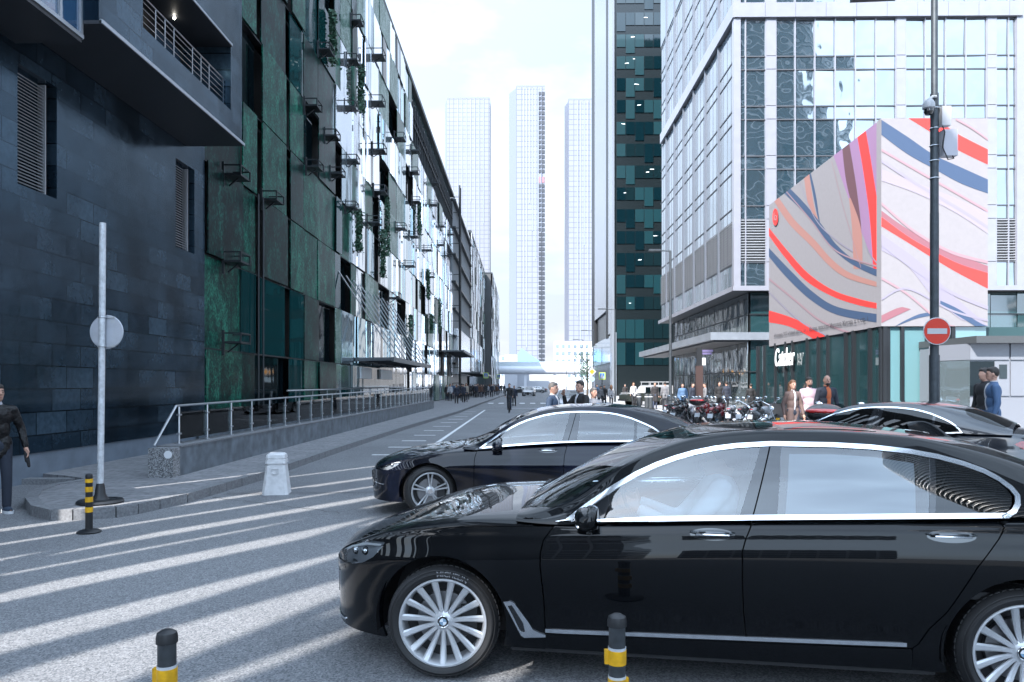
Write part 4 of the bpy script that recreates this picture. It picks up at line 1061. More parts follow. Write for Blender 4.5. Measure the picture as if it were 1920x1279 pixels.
# materials of the cars
def glassy(name,tint,ior=1.6,body=None,bodyf=0.):
    m=bpy.data.materials.new(name); m.use_nodes=True; n=m.node_tree; n.nodes.clear(); lk=n.links.new
    o=n.nodes.new('ShaderNodeOutputMaterial'); t=n.nodes.new('ShaderNodeBsdfTransparent'); g=n.nodes.new('ShaderNodeBsdfGlossy'); f=n.nodes.new('ShaderNodeFresnel'); mx=n.nodes.new('ShaderNodeMixShader')
    t.inputs[0].default_value=(*tint,1); g.inputs['Roughness'].default_value=.0; f.inputs['IOR'].default_value=ior
    lk(f.outputs[0],mx.inputs[0]); lk(t.outputs[0],mx.inputs[1]); lk(g.outputs[0],mx.inputs[2]); lk(mx.outputs[0],o.inputs[0]); return m
cblack=mat('car_black_paint',(.0015,.002,.003),.35,spec=.05,coat=1.,coatrough=.012,coatior=1.33)
cnavy=mat('car_navy_paint',(.0015,.0025,.007),.35,spec=.05,coat=1.,coatrough=.015,coatior=1.36)
chrome=mat('chrome',(.78,.80,.83),.10,metal=1.); satin=mat('satin_chrome',(.74,.76,.79),.2,metal=1.)
rubber=mat('rubber',(.012,.012,.013),.6,bump=(80,.1,.002)); gloss=mat('gloss_black',(.004,.005,.007),.06,coat=1.); plast=mat('black_plastic',(.010,.011,.012),.5)
cgl=glassy('car_glass',(.66,.74,.78),2.25); cgt=glassy('tinted_car_glass',(.03,.04,.05),1.55); cgr=glassy('rear_car_glass',(.12,.16,.18),1.7)
leather=mat('seat_leather',(.10,.085,.075),.5); inner_m=mat('cabin_black',(.012,.012,.014),.6)
silver=mat('alloy_silver',(.50,.51,.53),.3,metal=.45,coat=.6); disc=mat('brake_disc',(.25,.25,.26),.4,metal=.9)
def wheel(parent,style,x,y,z,r,rr_,wd=.245,steer=0,side=1,letter=None):
    w_=bpy.data.objects.new('wheel',None); COL.objects.link(w_); w_.parent=parent; w_.location=(x,y*side,z); w_.rotation_euler=(0,0,R(steer)+(0 if side>0 else PI)); w_.empty_display_size=.2
    h=wd/2
    t=MB(); t.lathe([(rr_-.012,-h+.02),(rr_+.01,-h),(r-.03,-h+.005),(r-.006,-h+.03),(r,-h+.06),(r,h-.06),(r-.006,h-.03),(r-.03,h-.006),(rr_+.035,h+.004),(rr_+.012,h),(rr_-.004,h-.012),(rr_-.012,h-.03)],72,(0,0,0),'y',cap=False)
    # tread grooves: thin raised ribs
    for k in range(60):
        a=2*PI*k/60
        for yo in(-h+.045,h-.085):
            c,s=math.cos(a),math.sin(a); c2,s2=math.cos(a+.07),math.sin(a+.07); q=r+.003
            t.add([(c*q,yo,s*q),(c2*q,yo,s2*q),(c2*q,yo+.04,s2*q),(c*q,yo+.04,s*q),(c*(r-.01),yo,s*(r-.01)),(c2*(r-.01),yo,s2*(r-.01)),(c2*(r-.01),yo+.04,s2*(r-.01)),(c*(r-.01),yo+.04,s*(r-.01))],[(0,1,2,3),(0,4,5,1),(1,5,6,2),(2,6,7,3),(3,7,4,0)])
    t.tube([((rr_+.03)*math.cos(a),h+.004,(rr_+.03)*math.sin(a)) for a in [2*PI*k/60 for k in range(60)]],.003,5,closed=True)
    t.tube([((r-.022)*math.cos(a),h-.004,(r-.022)*math.sin(a)) for a in [2*PI*k/60 for k in range(60)]],.0025,5,closed=True)
    t.build('tyre',rubber,w_,world=False,smooth=40)
    if letter:
        tm=textmesh(letter,.045,.0015,bold=.001); L_=MB()
        # bend along the sidewall; y is outward
        vs=[]
        for p in tm.v:
            a=PI/2+R(14)-p[0]/(r-.032)*-1 if False else PI/2+R(12)-(-p[0])/(r-.03)
            q=r-.045+p[1]*.95; vs.append((q*math.cos(a),h+.0005+p[2],q*math.sin(a)))
        L_.add(vs,tm.f); L_.build('tyre_lettering',mat('tyre_letter',(.22,.22,.23),.5),w_,world=False,smooth=0)
    rm=MB()
    rm.lathe([(rr_,h-.012),(rr_-.002,h-.004),(rr_-.012,h-.003),(rr_-.022,h-.016),(rr_-.03,h-.05),(rr_-.035,-h+.02)],64,(0,0,0),'y',cap=False)
    def spoke(a,w0,w1,r0,r1,y0,y1,d=.028,curve=0):
        c,s=math.cos(a),math.sin(a); n=8; pr=[]
        for i in range(n+1):
            t_=i/n; q=r0+(r1-r0)*t_; yy=y0+(y1-y0)*t_-.012*math.sin(PI*t_)*(1-t_*.3); ww=(w0+(w1-w0)*t_)/2; 
            for (k,dy) in((-1,-.010),(-.55,0),(.55,0),(1,-.010),(.8,-d),(-.8,-d)): pr.append((c*q-s*ww*k,yy+dy,s*q+c*ww*k))
        m_=6; fs=[]
        for i in range(n): fs+=[(i*m_+j,i*m_+(j+1)%m_,(i+1)*m_+(j+1)%m_,(i+1)*m_+j) for j in range(m_)]
        rm.add(pr,fs)
    if style=='multi':
        for k in range(15): spoke(2*PI*(k+.25)/15,.026,.045,.05,rr_-.012,h-.040,h-.008)
    else:
        for k in range(5):
            a=PI/2+2*PI*k/5
            for s_ in(-1,1):
                # twin spokes: parallel offset
                spoke(a+s_*.13,.020,.026,.055,rr_-.012,h-.045,h-.010)
    rm.lathe([(.0,h-.038),(.05,h-.038),(.062,h-.046),(.066,h-.08)],32,(0,0,0),'y',cap=False)
    rm.build('rim',silver,w_,world=False,smooth=35)
    b=MB(); b.lathe([(.0,h-.10),(.165,h-.10),(.17,h-.12),(0,h-.125)],40,(0,0,0),'y',cap=False)
    b.build('brake_disc',disc,w_,world=False)
    b=MB(); b.lathe([(.0,h-.13),(rr_-.03,h-.13)],32,(0,0,0),'y',cap=False); b.box(-.2,-.1,h-.13,h-.07,-.09,.09); b.build('hub_carrier',inner_m,w_,world=False,smooth=0)
    b=MB(); b.lathe([(0,h-.030),(.032,h-.030),(.034,h-.034),(.034,h-.04)],28,(0,0,0),'y',cap=False); b.build('hub_cap',gloss if style=='multi' else satin,w_,world=False)
    if style=='multi':
        b=MB(); 
        for q in range(4):
            n=6; vs=[(0,h-.0288,0)]+[(.021*math.cos(PI/2*q+PI/2*i/n),h-.0288,.021*math.sin(PI/2*q+PI/2*i/n)) for i in range(n+1)]
            b.add(vs,[(0,)+(i+1,i+2) for i in range(n)],q%2)
        b.build('roundel',[mat('roundel_white',(.75,.77,.8),.3),mat('roundel_blue',(.18,.30,.42),.3)],w_,world=False,smooth=0,fix=False)
        b=MB(); b.tube([(.0335*math.cos(2*PI*k/24),h-.030,.0335*math.sin(2*PI*k/24)) for k in range(24)],.0022,5,closed=True); b.build('cap_ring',chrome,w_,world=False)
        b=MB()
        for k in range(5): a=2*PI*(k+.1)/5; b.lathe([(0,h-.05),(.008,h-.05),(.009,h-.06)],8,(.054*math.cos(a),0,.054*math.sin(a)),'y',cap=False)
        b.build('wheel_bolts',disc,w_,world=False)
    return w_
def build_car(sp,loc,heading,label,name='black_sedan',group=None,glass=cgl,rearglass=None):
    c=Car(sp); paint=sp['paint']; e=empty(name,loc,label,'car',group); e.rotation_euler=(0,0,heading)
    xf,xr=sp['xf'],sp['xr']; zw=sp['zw']; ra=sp['ra']; zb=sp['zb']; D=sp['dlo']; belt=sp['belt']; g=.004
    bz=c.belt
    fd,rd,bg_=sp['fdoor'],sp['rdoor'],sp['bgap']
    # door outlines (x,z), z up to the belt (top = 'T' edge of the side surface)
    CT=.62
    def tp(x): return bz(x)-.006
    beltpts=lambda a,b,n=14:[(a+(b-a)*i/n,tp(a+(b-a)*i/n)) for i in range(n+1)]
    fdp=[(x,z) for x,z in fd]; bgp=[(x,z) for x,z in bg_]; rdp=[(x,z) for x,z in rd]
    d1=[(x-g,z) for x,z in fdp]+[(x+g,z) for x,z in bgp[::-1]]+beltpts(bgp[0][0]+g,fdp[0][0]-g)[1:-1]
    d2=[(x-g,z) for x,z in bgp]+[(x+g,z) for x,z in rdp[::-1]]+beltpts(rdp[0][0]+g,bgp[0][0]-g)[1:-1]
    a0=math.degrees(math.asin((zb-zw)/ra))
    # front fender + bumper side
    xbp=2.13
    archF=circ(xf,zw,ra,a0,180-a0); archR=circ(xr,zw,ra,a0,180-a0)
    fend=[(x+g,z) for x,z in fdp[::-1]]  # bottom -> top
    xtop=fdp[0][0]+g
    fender=[(fend[0][0],zb)]+[p for p in fend]+[(xtop,'T')]+[(c.xn-.01,'T')]+[(c.xn-.01,zb)]+[(p[0],p[1]) for p in archF]
    def run(side):
        hl=sp['headl']; ld=[]
        o=c.part('S','front_wing',paint,e,c.loop('S',fender),[c.loop('S',hl,.03)],side=side,lip=.02)
        dr1=c.part('S','front_door',paint,e,c.loop('S',d1,smax=.9),side=side)
        dr2=c.part('S','rear_door',paint,e,c.loop('S',d2,smax=.9),side=side)
        q=[(rdp[-1][0]-g,zb+.01)]+[(x-g,z) for x,z in rdp[::-1]]+[(x,tp(x) if x>-2.0 else 'T') for x in np.linspace(rdp[0][0]-g,c.xt+.02,12)]+[(c.xt+.02,zb)]+[(p[0],p[1]) for p in archR[::-1]][::-1][::-1]
        # order: bottom front -> up door edge -> back along belt -> tail -> bottom -> arch (rear to front)
        arch=[(p[0],p[1]) for p in archR][::-1]
        q=[(rdp[-1][0]-g,zb+.005)]+[(x-g,z) for x,z in rdp[::-1]]+[(float(x),tp(float(x))) for x in np.linspace(rdp[0][0]-g-.01,c.xt+.02,12)]+[(c.xt+.02,zb+.005)]+arch
        if arch[0][0]>arch[-1][0]: q=q[:-len(arch)]+arch[::-1]
        c.part('S','rear_wing',paint,e,c.loop('S',q,smax=.9),side=side,lip=.02)
        # sill
        zs0=min(fd[-1][1],rd[-1][1])
        sill=[(xf-ra*math.cos(R(a0))-.005,zb+.002),(xf-ra*math.cos(R(a0))-.02,fd[-1][1]-.008)]+[(x,fd[-1][1]-.008+(rd[-1][1]-fd[-1][1])*(xf-ra-x)/((xf-ra)-(rd[-1][0]))) for x in np.linspace(fd[-1][0]+.1,rd[-1][0],10)]+[(rd[-1][0]-.005,zb+.002)]
        c.part('S','sill',paint,e,c.loop('S',sill),side=side,off=-.002,lip=.03)
        # chrome sill strip
        st=[(fd[-1][0]-.0,fd[-1][1]+.010)]+[(x,fd[-1][1]+.008+(rd[-1][1]-fd[-1][1])*(fd[-1][0]-x)/(fd[-1][0]-rd[-1][0])) for x in np.linspace(fd[-1][0]-.1,rd[-1][0]+.03,10)]
        up_=[(x,z+.022) for x,z in st]; 
        if sp.get('strip'): c.part('S','sill_trim',chrome,e,c.loop('S',st+up_[::-1]),side=side,off=.006,lip=.008,st=.03)
        if sp.get('breather'):
            c.part('S','breather_trim',satin,e,c.loop('S',sp['breather'],.02),[c.loop('S',sp['breather_in'],.02)],side=side,off=.008,lip=.01,st=.03)
            c.part('S','breather_slot',gloss,e,c.loop('S',sp['breather_in'],.02),side=side,off=.002,lip=0,st=.03)
        # headlight: dark reflector, lamps, clear lens
        lens=glassy('lens',(.85,.88,.9),1.5) if 'lens' not in MC else MC['lens']; MC['lens']=lens
        hb=c.part('S','headlight',mat('lamp_silver',(.30,.32,.35),.15,metal=.3,coat=.5),e,c.loop('S',hl,.03),side=side,off=-.03,lip=0,st=.03)
        c.part('S','lens',lens,hb,c.loop('S',hl,.03),side=side,off=-.001,lip=0,st=.03)
        cx=sum(p[0] for p in hl)/len(hl);cz=sum(p[1] for p in hl)/len(hl)
        for dx_,dz_ in((.045,.0),(-.04,.01)):
            pp=c.S(c.xi(cx+dx_),c.inv('S',cx+dx_,cz+dz_,.7)); lm_=MB(); lm_.sphere((pp.x-.02,(pp.y-.035)*side if side<0 else pp.y-.035,pp.z),.03,12,8); lm_.build('projector',chrome,hb,world=False)
        tk=offset_poly(hl,.012)
        br=[hl[i] for i in range(len(hl))]
        lo_=[(x,z) for x,z in hl]; 
        c.part('S','light_bar',mat('lamp_white',(.7,.72,.75),.3),hb,c.loop('S',sp['lbar'],.02),side=side,off=-.012,lip=0,st=.03)
        # glasshouse glass, trim
        dl=sp['dlo']; inn=offset_poly(dl,sp.get('trimw',.024))
        trim=[c.loop('G',dl,.03),c.loop('G',inn,.03)]
        c.part('G','window_trim',chrome,e,trim[0],[trim[1]],side=side,off=.007,lip=.012,st=.03)
        for nm_,pl,gm in sp['windows']:
            mt={'g':glass,'q':rearglass or glass,'b':gloss}[gm]
            c.part('G',nm_,mt,e,c.loop('G',pl,.03),side=side,off=0.001 if gm!='b' else .003,lip=0 if gm!='b' else .01,st=.045)
        if sp.get('blind'): c.part('G','window_blind',mat('blind_cloth',(.50,.53,.57),.8),e,c.loop('G',sp['blind'],.03),side=side,off=-.035,lip=0,st=.06)
        # handles
        for par,(hx,hz,hw) in zip((dr1,dr2),sp['handles']):
            if True:
                ell=[(hx+hw*math.cos(t),hz+hw*.27*math.sin(t)) for t in [2*PI*k/28 for k in range(28)]]
                c.part('S','handle_cup',gloss,par,c.loop('S',ell,.02,smax=.9),side=side,off=.0015,lip=0,st=.03)
                pts=[]
                for t in np.linspace(-1,1,9):
                    xx_=hx+hw*.98*t; p=c.S(c.xi(xx_),c.inv('S',xx_,hz+.012,.9)); pts.append((p.x,(p.y+.022+.014*(1-t*t)-.016*(abs(t)>.9))*(1 if side>=0 else -1),p.z+.004*(1-t*t)))
                hm=MB(); hm.tube(pts,[.006,.010,.012,.013,.013,.013,.012,.010,.006],10); hm.build('handle',mat('handle_gloss',(.03,.035,.04),.1,metal=.6,coat=1),par,world=False)
                hm=MB(); hm.tube([(a,b+(.010 if side>=0 else -.010),z_-.010) for a,b,z_ in pts[1:-1]],.0055,6); hm.build('handle_trim',chrome,par,world=False)
        tl_=[(c.xt+.10,.90),(-2.30,.93),(-2.22,.88),(-2.35,.80),(c.xt+.10,.78)]
        c.part('S','tail_lamp',mat('tail_red_car',(.25,.008,.01),.15,coat=1),e,c.loop('S',tl_,.03,smax=.9),side=side,off=.004,lip=.008,st=.04)
        # mirror
        mxp=sp['mirror']; s_=1 if side>=0 else -1
        mb=MB()
        def sup(u,v,a=.078,b=.115,cc=.066,n1=.75):
            th=u*2*PI; ph=(v-.5)*PI; f=lambda q,n:math.copysign(abs(q)**n,q)
            x=a*f(math.cos(ph),n1)*f(math.cos(th),n1); y=b*f(math.cos(ph),n1)*f(math.sin(th),n1); z=cc*f(math.sin(ph),.85)
            x=x*(1-.25*(y/b)); z=z*(1-.18*(y/b))-.01*(x>0)
            if x<-.052: x=-.052
            return (x,y,z)
        mb.grid(lambda u,v:sup(u,v),28,16); 
        mo=mb.build('door_mirror',paint,e,world=False,smooth=50); mo.location=(mxp[0],mxp[1]*s_,mxp[2]); mo.scale=(1,s_,1)
        q=MB(); q.grid(lambda u,v:(lambda p:(min(p[0],-.053)*0-.0535,p[1]*.93,p[2]*.93))(sup(u,v)),28,2)
        q=MB(); n=24; q.add([(-.0545,.095*math.cos(2*PI*k/n),.055*math.sin(2*PI*k/n)) for k in range(n)],[tuple(range(n))]); q.build('mirror_glass',chrome,mo,world=False,smooth=0,fix=False)
        q=MB(); q.bar((0,-.1,-.055),(.01,-.19,-.08),.10,.03,up=(1,0,0)); q.build('mirror_foot',gloss,mo,world=False,smooth=30)
        q=MB(); q.tube([(-.03,-.08,-.060),(.055,-.06,-.052),(.072,.02,-.040),(.05,.10,-.03)],.006,6); q.build('mirror_trim',chrome,mo,world=False)
    run(1); run(-1)
    # bonnet (full width), s from SH to 2-SH, shut line
    xh=sp['cowl']; 
    xa=np.linspace(xh,c.xn-.03,40)
    L1=[(c.xi(float(x)),c.SH+.006) for x in xa]; L2=[(c.xi(float(x)),2-c.SH-.006) for x in xa[::-1]]
    s_side=np.linspace(c.SH+.01,2-c.SH-.01,30)
    back=[(c.xi(float(xh-.12*math.sin(PI*(s-c.SH)/(2-2*c.SH))*0+.0)),float(s)) for s in s_side[::-1]]
    front=[(c.xi(c.xn-.03),float(s)) for s in s_side]
    cowlcurve=lambda s: xh+.10*(1-((1-s)/(1-c.SH))**2)
    back=[(c.xi(float(cowlcurve(s))),float(s)) for s in s_side[::-1]]
    c.part('S','bonnet',paint,e,L1+front+L2+back,st=.05,lip=.02)
    # cowl / wiper tray under the windscreen
    m=MB(); m.grid(lambda u,v:(xh+.12-.30*u,(-1+2*v)*.80,c.zc(xh)-.05-.02*(1-(1-2*v)**2)*0),2,8); m.build('cowl',plast,e,world=False,smooth=0)
    for wy in(.05,-.55):
        m=MB(); 
        p0=Vector((xh-.02,wy+.1,c.zc(xh)-.02)); p1=Vector((xh-.10,wy+.62,c.zc(xh)+.045)); m.tube([p0,(p0+p1)/2+Vector((.0,0,.02)),p1],.008,6); m.tube([p0+Vector((-.05,.0,.02)),p1+Vector((-.06,.05,.03))],.006,5)
        m.build('wiper',plast,e,world=False)
    # greenhouse shell (roof and pillars) with window holes
    x0,x1=sp['gx']; ssd=.02
    n=48
    outer=[(x1+(x0-x1)*i/n,0.02) for i in range(n+1)]+[(x0,.02+(1.96)*i/n) for i in range(1,n)]+[(x0+(x1-x0)*i/n,1.98) for i in range(n+1)]+[(x1,1.98-(1.96)*i/n) for i in range(1,n)]
    dl=c.loop('G',sp['dlo'],.03); dr=[(a,2-b) for a,b in dl]
    ws=sp['ws']; wsL=[(x,s) for x,s in ws]; wsp=wsL+[(x,2-s) for x,s in ws[::-1]]
    rw_=sp['rwin']; rwp=rw_+[(x,2-s) for x,s in rw_[::-1]]
    def dens(P,st=.04):
        out=[]
        for i in range(len(P)):
            a,b=P[i],P[(i+1)%len(P)]; k=max(1,int(math.hypot(b[0]-a[0],(b[1]-a[1])*2)/st)); out+=[(a[0]+(b[0]-a[0])*j/k,a[1]+(b[1]-a[1])*j/k) for j in range(k)]
        return out
    wsp=dens(wsp);rwp=dens(rwp)
    c.part('G','roof',paint,e,outer,[dl,dr,wsp,rwp],st=.05,lip=.012)
    c.part('G','windscreen',cgl if glass is cgl else cgr,e,wsp,st=.06,off=-.002,lip=0)
    c.part('G','rear_window',rearglass or cgr,e,rwp,st=.06,off=-.002,lip=0)
    sr=[(.10,.90),(-.85,.90),(-.85,1.10),(.10,1.10)]
    xs_=sp.get('sunroof',(.12,-.42,-.95)); 
    for a,b in((xs_[0],xs_[1]+.02),(xs_[1]-.02,xs_[2])):
        c.part('G','sunroof_panel',gloss,e,dens([(a,.80),(b,.80),(b,1.20),(a,1.20)]),st=.06,off=.003,lip=.006)
    # boot lid
    xb_=sp['gx'][0]
    L1=[(float(x),c.SH+.15) for x in np.linspace(c.xt+.03,xb_+.1,20)]
    c.part('S','boot_lid',paint,e,dens([(c.xt+.05,.705),(xb_+.15,.705),(xb_+.15,1.295),(c.xt+.05,1.295)]),st=.06,lip=.02)
    # grille, bumper intakes at the nose
    for s_,sd in((0,1),(0,-1)):
        gp=[(c.xn-.012,.36),(c.xn-.012,.62),(c.xn-.05,.64),(c.xn-.06,.36)]
        c.part('S','grille',gloss,e,c.loop('S',gp,.02),side=sd,off=.006,lip=.01,st=.03)
        if sp.get('nosetrim'):
            for pl in sp['nosetrim']: c.part('S','bumper_trim',chrome,e,c.loop('S',pl,.02),side=sd,off=.006,lip=.008,st=.03)
    # dark underbody, wheel wells, cabin
    m=MB(); m.box(xr+ra+.02,xf-ra-.02,-.84,.84,zb-.03,zb+.3); m.box(-2.3,xf+.5,-.52,.52,zb-.02,.72); m.box(xf+ra+.02,2.25,-.62,.62,zb,.50); m.box(-2.5,xr-ra-.02,-.7,.7,zb,.7)
    m.build('underbody',inner_m,e,world=False,smooth=0)
    for xw in(xf,xr):
        for sd in(1,-1):
            m=MB(); n=20; prs=[(xw+(ra+.015)*math.cos(t),zw+(ra+.015)*math.sin(t)) for t in np.linspace(R(-12),R(192),n)]
            vs=[(a,.925*sd if xw<xf else .90*sd,b) for a,b in prs]+[(a,.5*sd,b) for a,b in prs]; m.add(vs,[(i,i+1,n+i+1,n+i) for i in range(n-1)]+[tuple(range(n,2*n))]); m.build('wheel_well',inner_m,e,world=False,smooth=0,fix=False)
    # inner door skins: dark sheet just inside the body side
    for sd in(1,-1):
        m=MB(); m.grid(lambda u,v:(lambda q:(q[0],sd*(c.W(q[0])*.955-.03),q[1]))((( fd[0][0]+.05)+( xr+ra+.03-fd[0][0])*u,zb+.02+(bz(0)-.09-zb)*v)),10,2); m.build('door_lining',inner_m,e,world=False,smooth=0,fix=False)
    pass
    m=MB(); m.box(-1.75,.95,-.86,.86,.60,.64); m.build('floor',inner_m,e,world=False,smooth=0)
    # seats
    def seat(x,y,mt):
        s_=MB(); 
        def rb(cx,cy,cz,a,b,d,tilt=0):
            q=MB(); q.grid(lambda u,v:(lambda th,ph:(a*math.copysign(abs(math.cos(ph))**.4,math.cos(ph))*math.copysign(abs(math.cos(th))**.4,math.cos(th)),b*math.copysign(abs(math.cos(ph))**.4,math.cos(ph))*math.copysign(abs(math.sin(th))**.4,math.sin(th)),d*math.copysign(abs(math.sin(ph))**.5,math.sin(ph))))(u*2*PI,(v-.5)*PI),16,8)
            return s_.merge(q,Matrix.Translation((cx,cy,cz))@Matrix.Rotation(tilt,4,'Y'))
        rb(x,y,.55,.26,.25,.09); rb(x-.26,y,.86,.075,.24,.33,R(-14)); rb(x-.37,y,1.22,.045,.13,.085,R(-10)); s_.build('seat',mt,e,world=False,smooth=60)
    for yy in(.38,-.38): seat(.05,yy,leather)
    seat(-.95,.36,leather); seat(-.95,-.36,leather)
    m=MB(); m.grid(lambda u,v:(.62+.42*v,(-1+2*u)*.80,.86+.10*math.sin(PI*min(1,v*1.1))-.04*v),6,8); m.box(.6,1.0,-.8,.8,.55,.86); m.build('dashboard',inner_m,e,world=False,smooth=0)
    m=MB(); cx=.46; m.tube([(cx+.07*math.sin(t)*1,.38+.185*math.cos(t),.93+.17*math.sin(t)) for t in [2*PI*k/24 for k in range(24)]],.014,8,closed=True); m.tube([(cx,.38,.93),(cx+.25,.38,.85)],.03,8); m.bar((cx,.2,.93),(cx,.56,.93),.05,.02); m.build('steering_wheel',inner_m,e,world=False)
    return c,e
BMW=dict(W=.945,zb=.205,xn=2.475,xt=-2.70,xf=1.58,xr=-1.58,zw=.345,ra=.395,cowl=1.02,paint=cblack,
 zs=[(2.53,.52),(2.4,.62),(2.2,.74),(1.92,.835),(1.5,.86),(1.0,.885),(.5,.905),(0,.93),(-1,.96),(-1.6,.97),(-2.7,.93)],
 zt=[(2.53,.53),(2.45,.60),(2.3,.705),(2.1,.80),(1.9,.875),(1.7,.925),(1.37,.965),(1.0,.975),(.8,.965),(-.2,1.0),(-1.5,1.05),(-2.0,1.07),(-2.7,1.02)],
 zc=[(2.54,.55),(2.50,.635),(2.34,.735),(2.09,.83),(1.81,.915),(1.5,.98),(1.12,1.02),(.8,1.0),(-1.4,1.0),(-2.0,1.13),(-2.4,1.14),(-2.7,1.08)],
 belt=[(1.2,.975),(.95,.955),(.87,.952),(-.2,.998),(-1.5,1.045),(-1.8,1.055),(-2.4,1.07)],
 zr=[(1.2,.96),(1.0,.975),(.84,1.02),(.57,1.22),(.32,1.345),(.10,1.42),(-.14,1.46),(-.34,1.472),(-.68,1.47),(-1.08,1.445),(-1.34,1.39),(-1.5,1.34),(-1.7,1.26),(-2.0,1.13),(-2.3,1.07)],
 gc=[(1.2,.985),(1.12,1.02),(.78,1.21),(.52,1.335),(.285,1.415),(.05,1.467),(-.3,1.497),(-.64,1.507),(-.97,1.494),(-1.3,1.46),(-1.62,1.40),(-2.0,1.25),(-2.3,1.12)],
 dlo=[(.90,.955),(.841,.967),(.70,1.07),(.568,1.161),(.44,1.235),(.32,1.29),(.21,1.33),(.102,1.362),(-.02,1.388),(-.144,1.405),(-.341,1.419),(-.68,1.417),(-.88,1.408),(-1.077,1.388),(-1.22,1.362),(-1.343,1.328),(-1.44,1.29),(-1.51,1.248),(-1.56,1.205),(-1.585,1.16),(-1.575,1.11),(-1.545,1.07),(-1.50,1.047),(-1.0,1.028),(-.207,.998),(.30,.976)],
 windows=[('mirror_panel',[(.83,.975),(.60,1.115),(.585,1.06),(.62,.982)],'b'),
  ('front_window',[(.61,.984),(.585,1.03),(.60,1.115),(.568,1.14),(.44,1.212),(.32,1.266),(.10,1.338),(-.14,1.381),(-.279,1.392),(-.134,1.018)],'g'),
  ('door_pillar',[(-.134,1.018),(-.279,1.392),(-.328,1.395),(-.203,1.021)],'b'),('door_pillar',[(-.211,1.021),(-.336,1.395),(-.393,1.395),(-.336,1.027)],'b'),
  ('rear_side_window',[(-.393,1.395),(-.68,1.393),(-.88,1.384),(-1.06,1.366),(-1.176,1.344),(-1.114,1.055),(-.336,1.027)],'g'),
  ('window_bar',[(-1.176,1.344),(-1.203,1.338),(-1.146,1.056),(-1.114,1.055)],'b'),
  ('quarter_window',[(-1.203,1.338),(-1.335,1.302),(-1.42,1.268),(-1.49,1.225),(-1.53,1.185),(-1.545,1.155),(-1.535,1.115),(-1.51,1.082),(-1.48,1.068),(-1.146,1.056)],'q')],
 trimw=.026,
 fdoor=[(.885,.955),(.93,.90),(.965,.85),(.981,.78),(.981,.70),(.97,.60),(.962,.5),(.956,.301)],
 bgap=[(-.207,.99),(-.165,.90),(-.144,.83),(-.144,.643),(-.152,.5),(-.165,.38),(-.172,.318)],
 rdoor=[(-1.502,1.04),(-1.48,1.0),(-1.445,.94),(-1.332,.789),(-1.19,.546),(-1.11,.45),(-1.06,.36),(-1.03,.335)],
 headl=[(2.375,.695),(2.24,.755),(2.10,.795),(1.94,.795),(1.965,.755),(2.02,.70),(2.10,.655),(2.25,.615),(2.37,.60)],
 lbar=[(2.33,.70),(2.22,.742),(2.08,.778),(1.97,.782),(1.98,.77),(2.08,.764),(2.22,.727),(2.33,.68)],
 breather=[(1.20,.485),(1.16,.492),(1.135,.48),(1.05,.36),(1.03,.325),(.99,.305),(.955,.298),(.955,.283),(1.08,.272),(1.10,.285)],
 breather_in=[(1.175,.462),(1.15,.468),(1.085,.36),(1.075,.31),(1.10,.305)],strip=True,blind=[(-.44,1.37),(-.68,1.372),(-.90,1.36),(-1.10,1.33),(-1.06,1.055),(-.385,1.035)],
 nosetrim=[[(2.50,.235),(2.40,.225),(2.28,.235),(2.28,.25),(2.40,.243),(2.49,.26)]],
 handles=[(.016,.915,.122),(-1.215,.945,.122)],mirror=(.70,1.02,1.0),gx=(-2.2,1.13),
 ws=[(1.09,.86),(1.06,.80),(1.0,.74),(.93,.68),(.80,.66),(.60,.65),(.40,.66),(.27,.70),(.22,.78),(.20,.88),(.195,1.0)][::1],
 rwin=[(-1.55,1.0),(-1.57,.85),(-1.6,.76),(-1.68,.68),(-1.9,.66),(-2.1,.68),(-2.15,.8),(-2.16,1.0)])
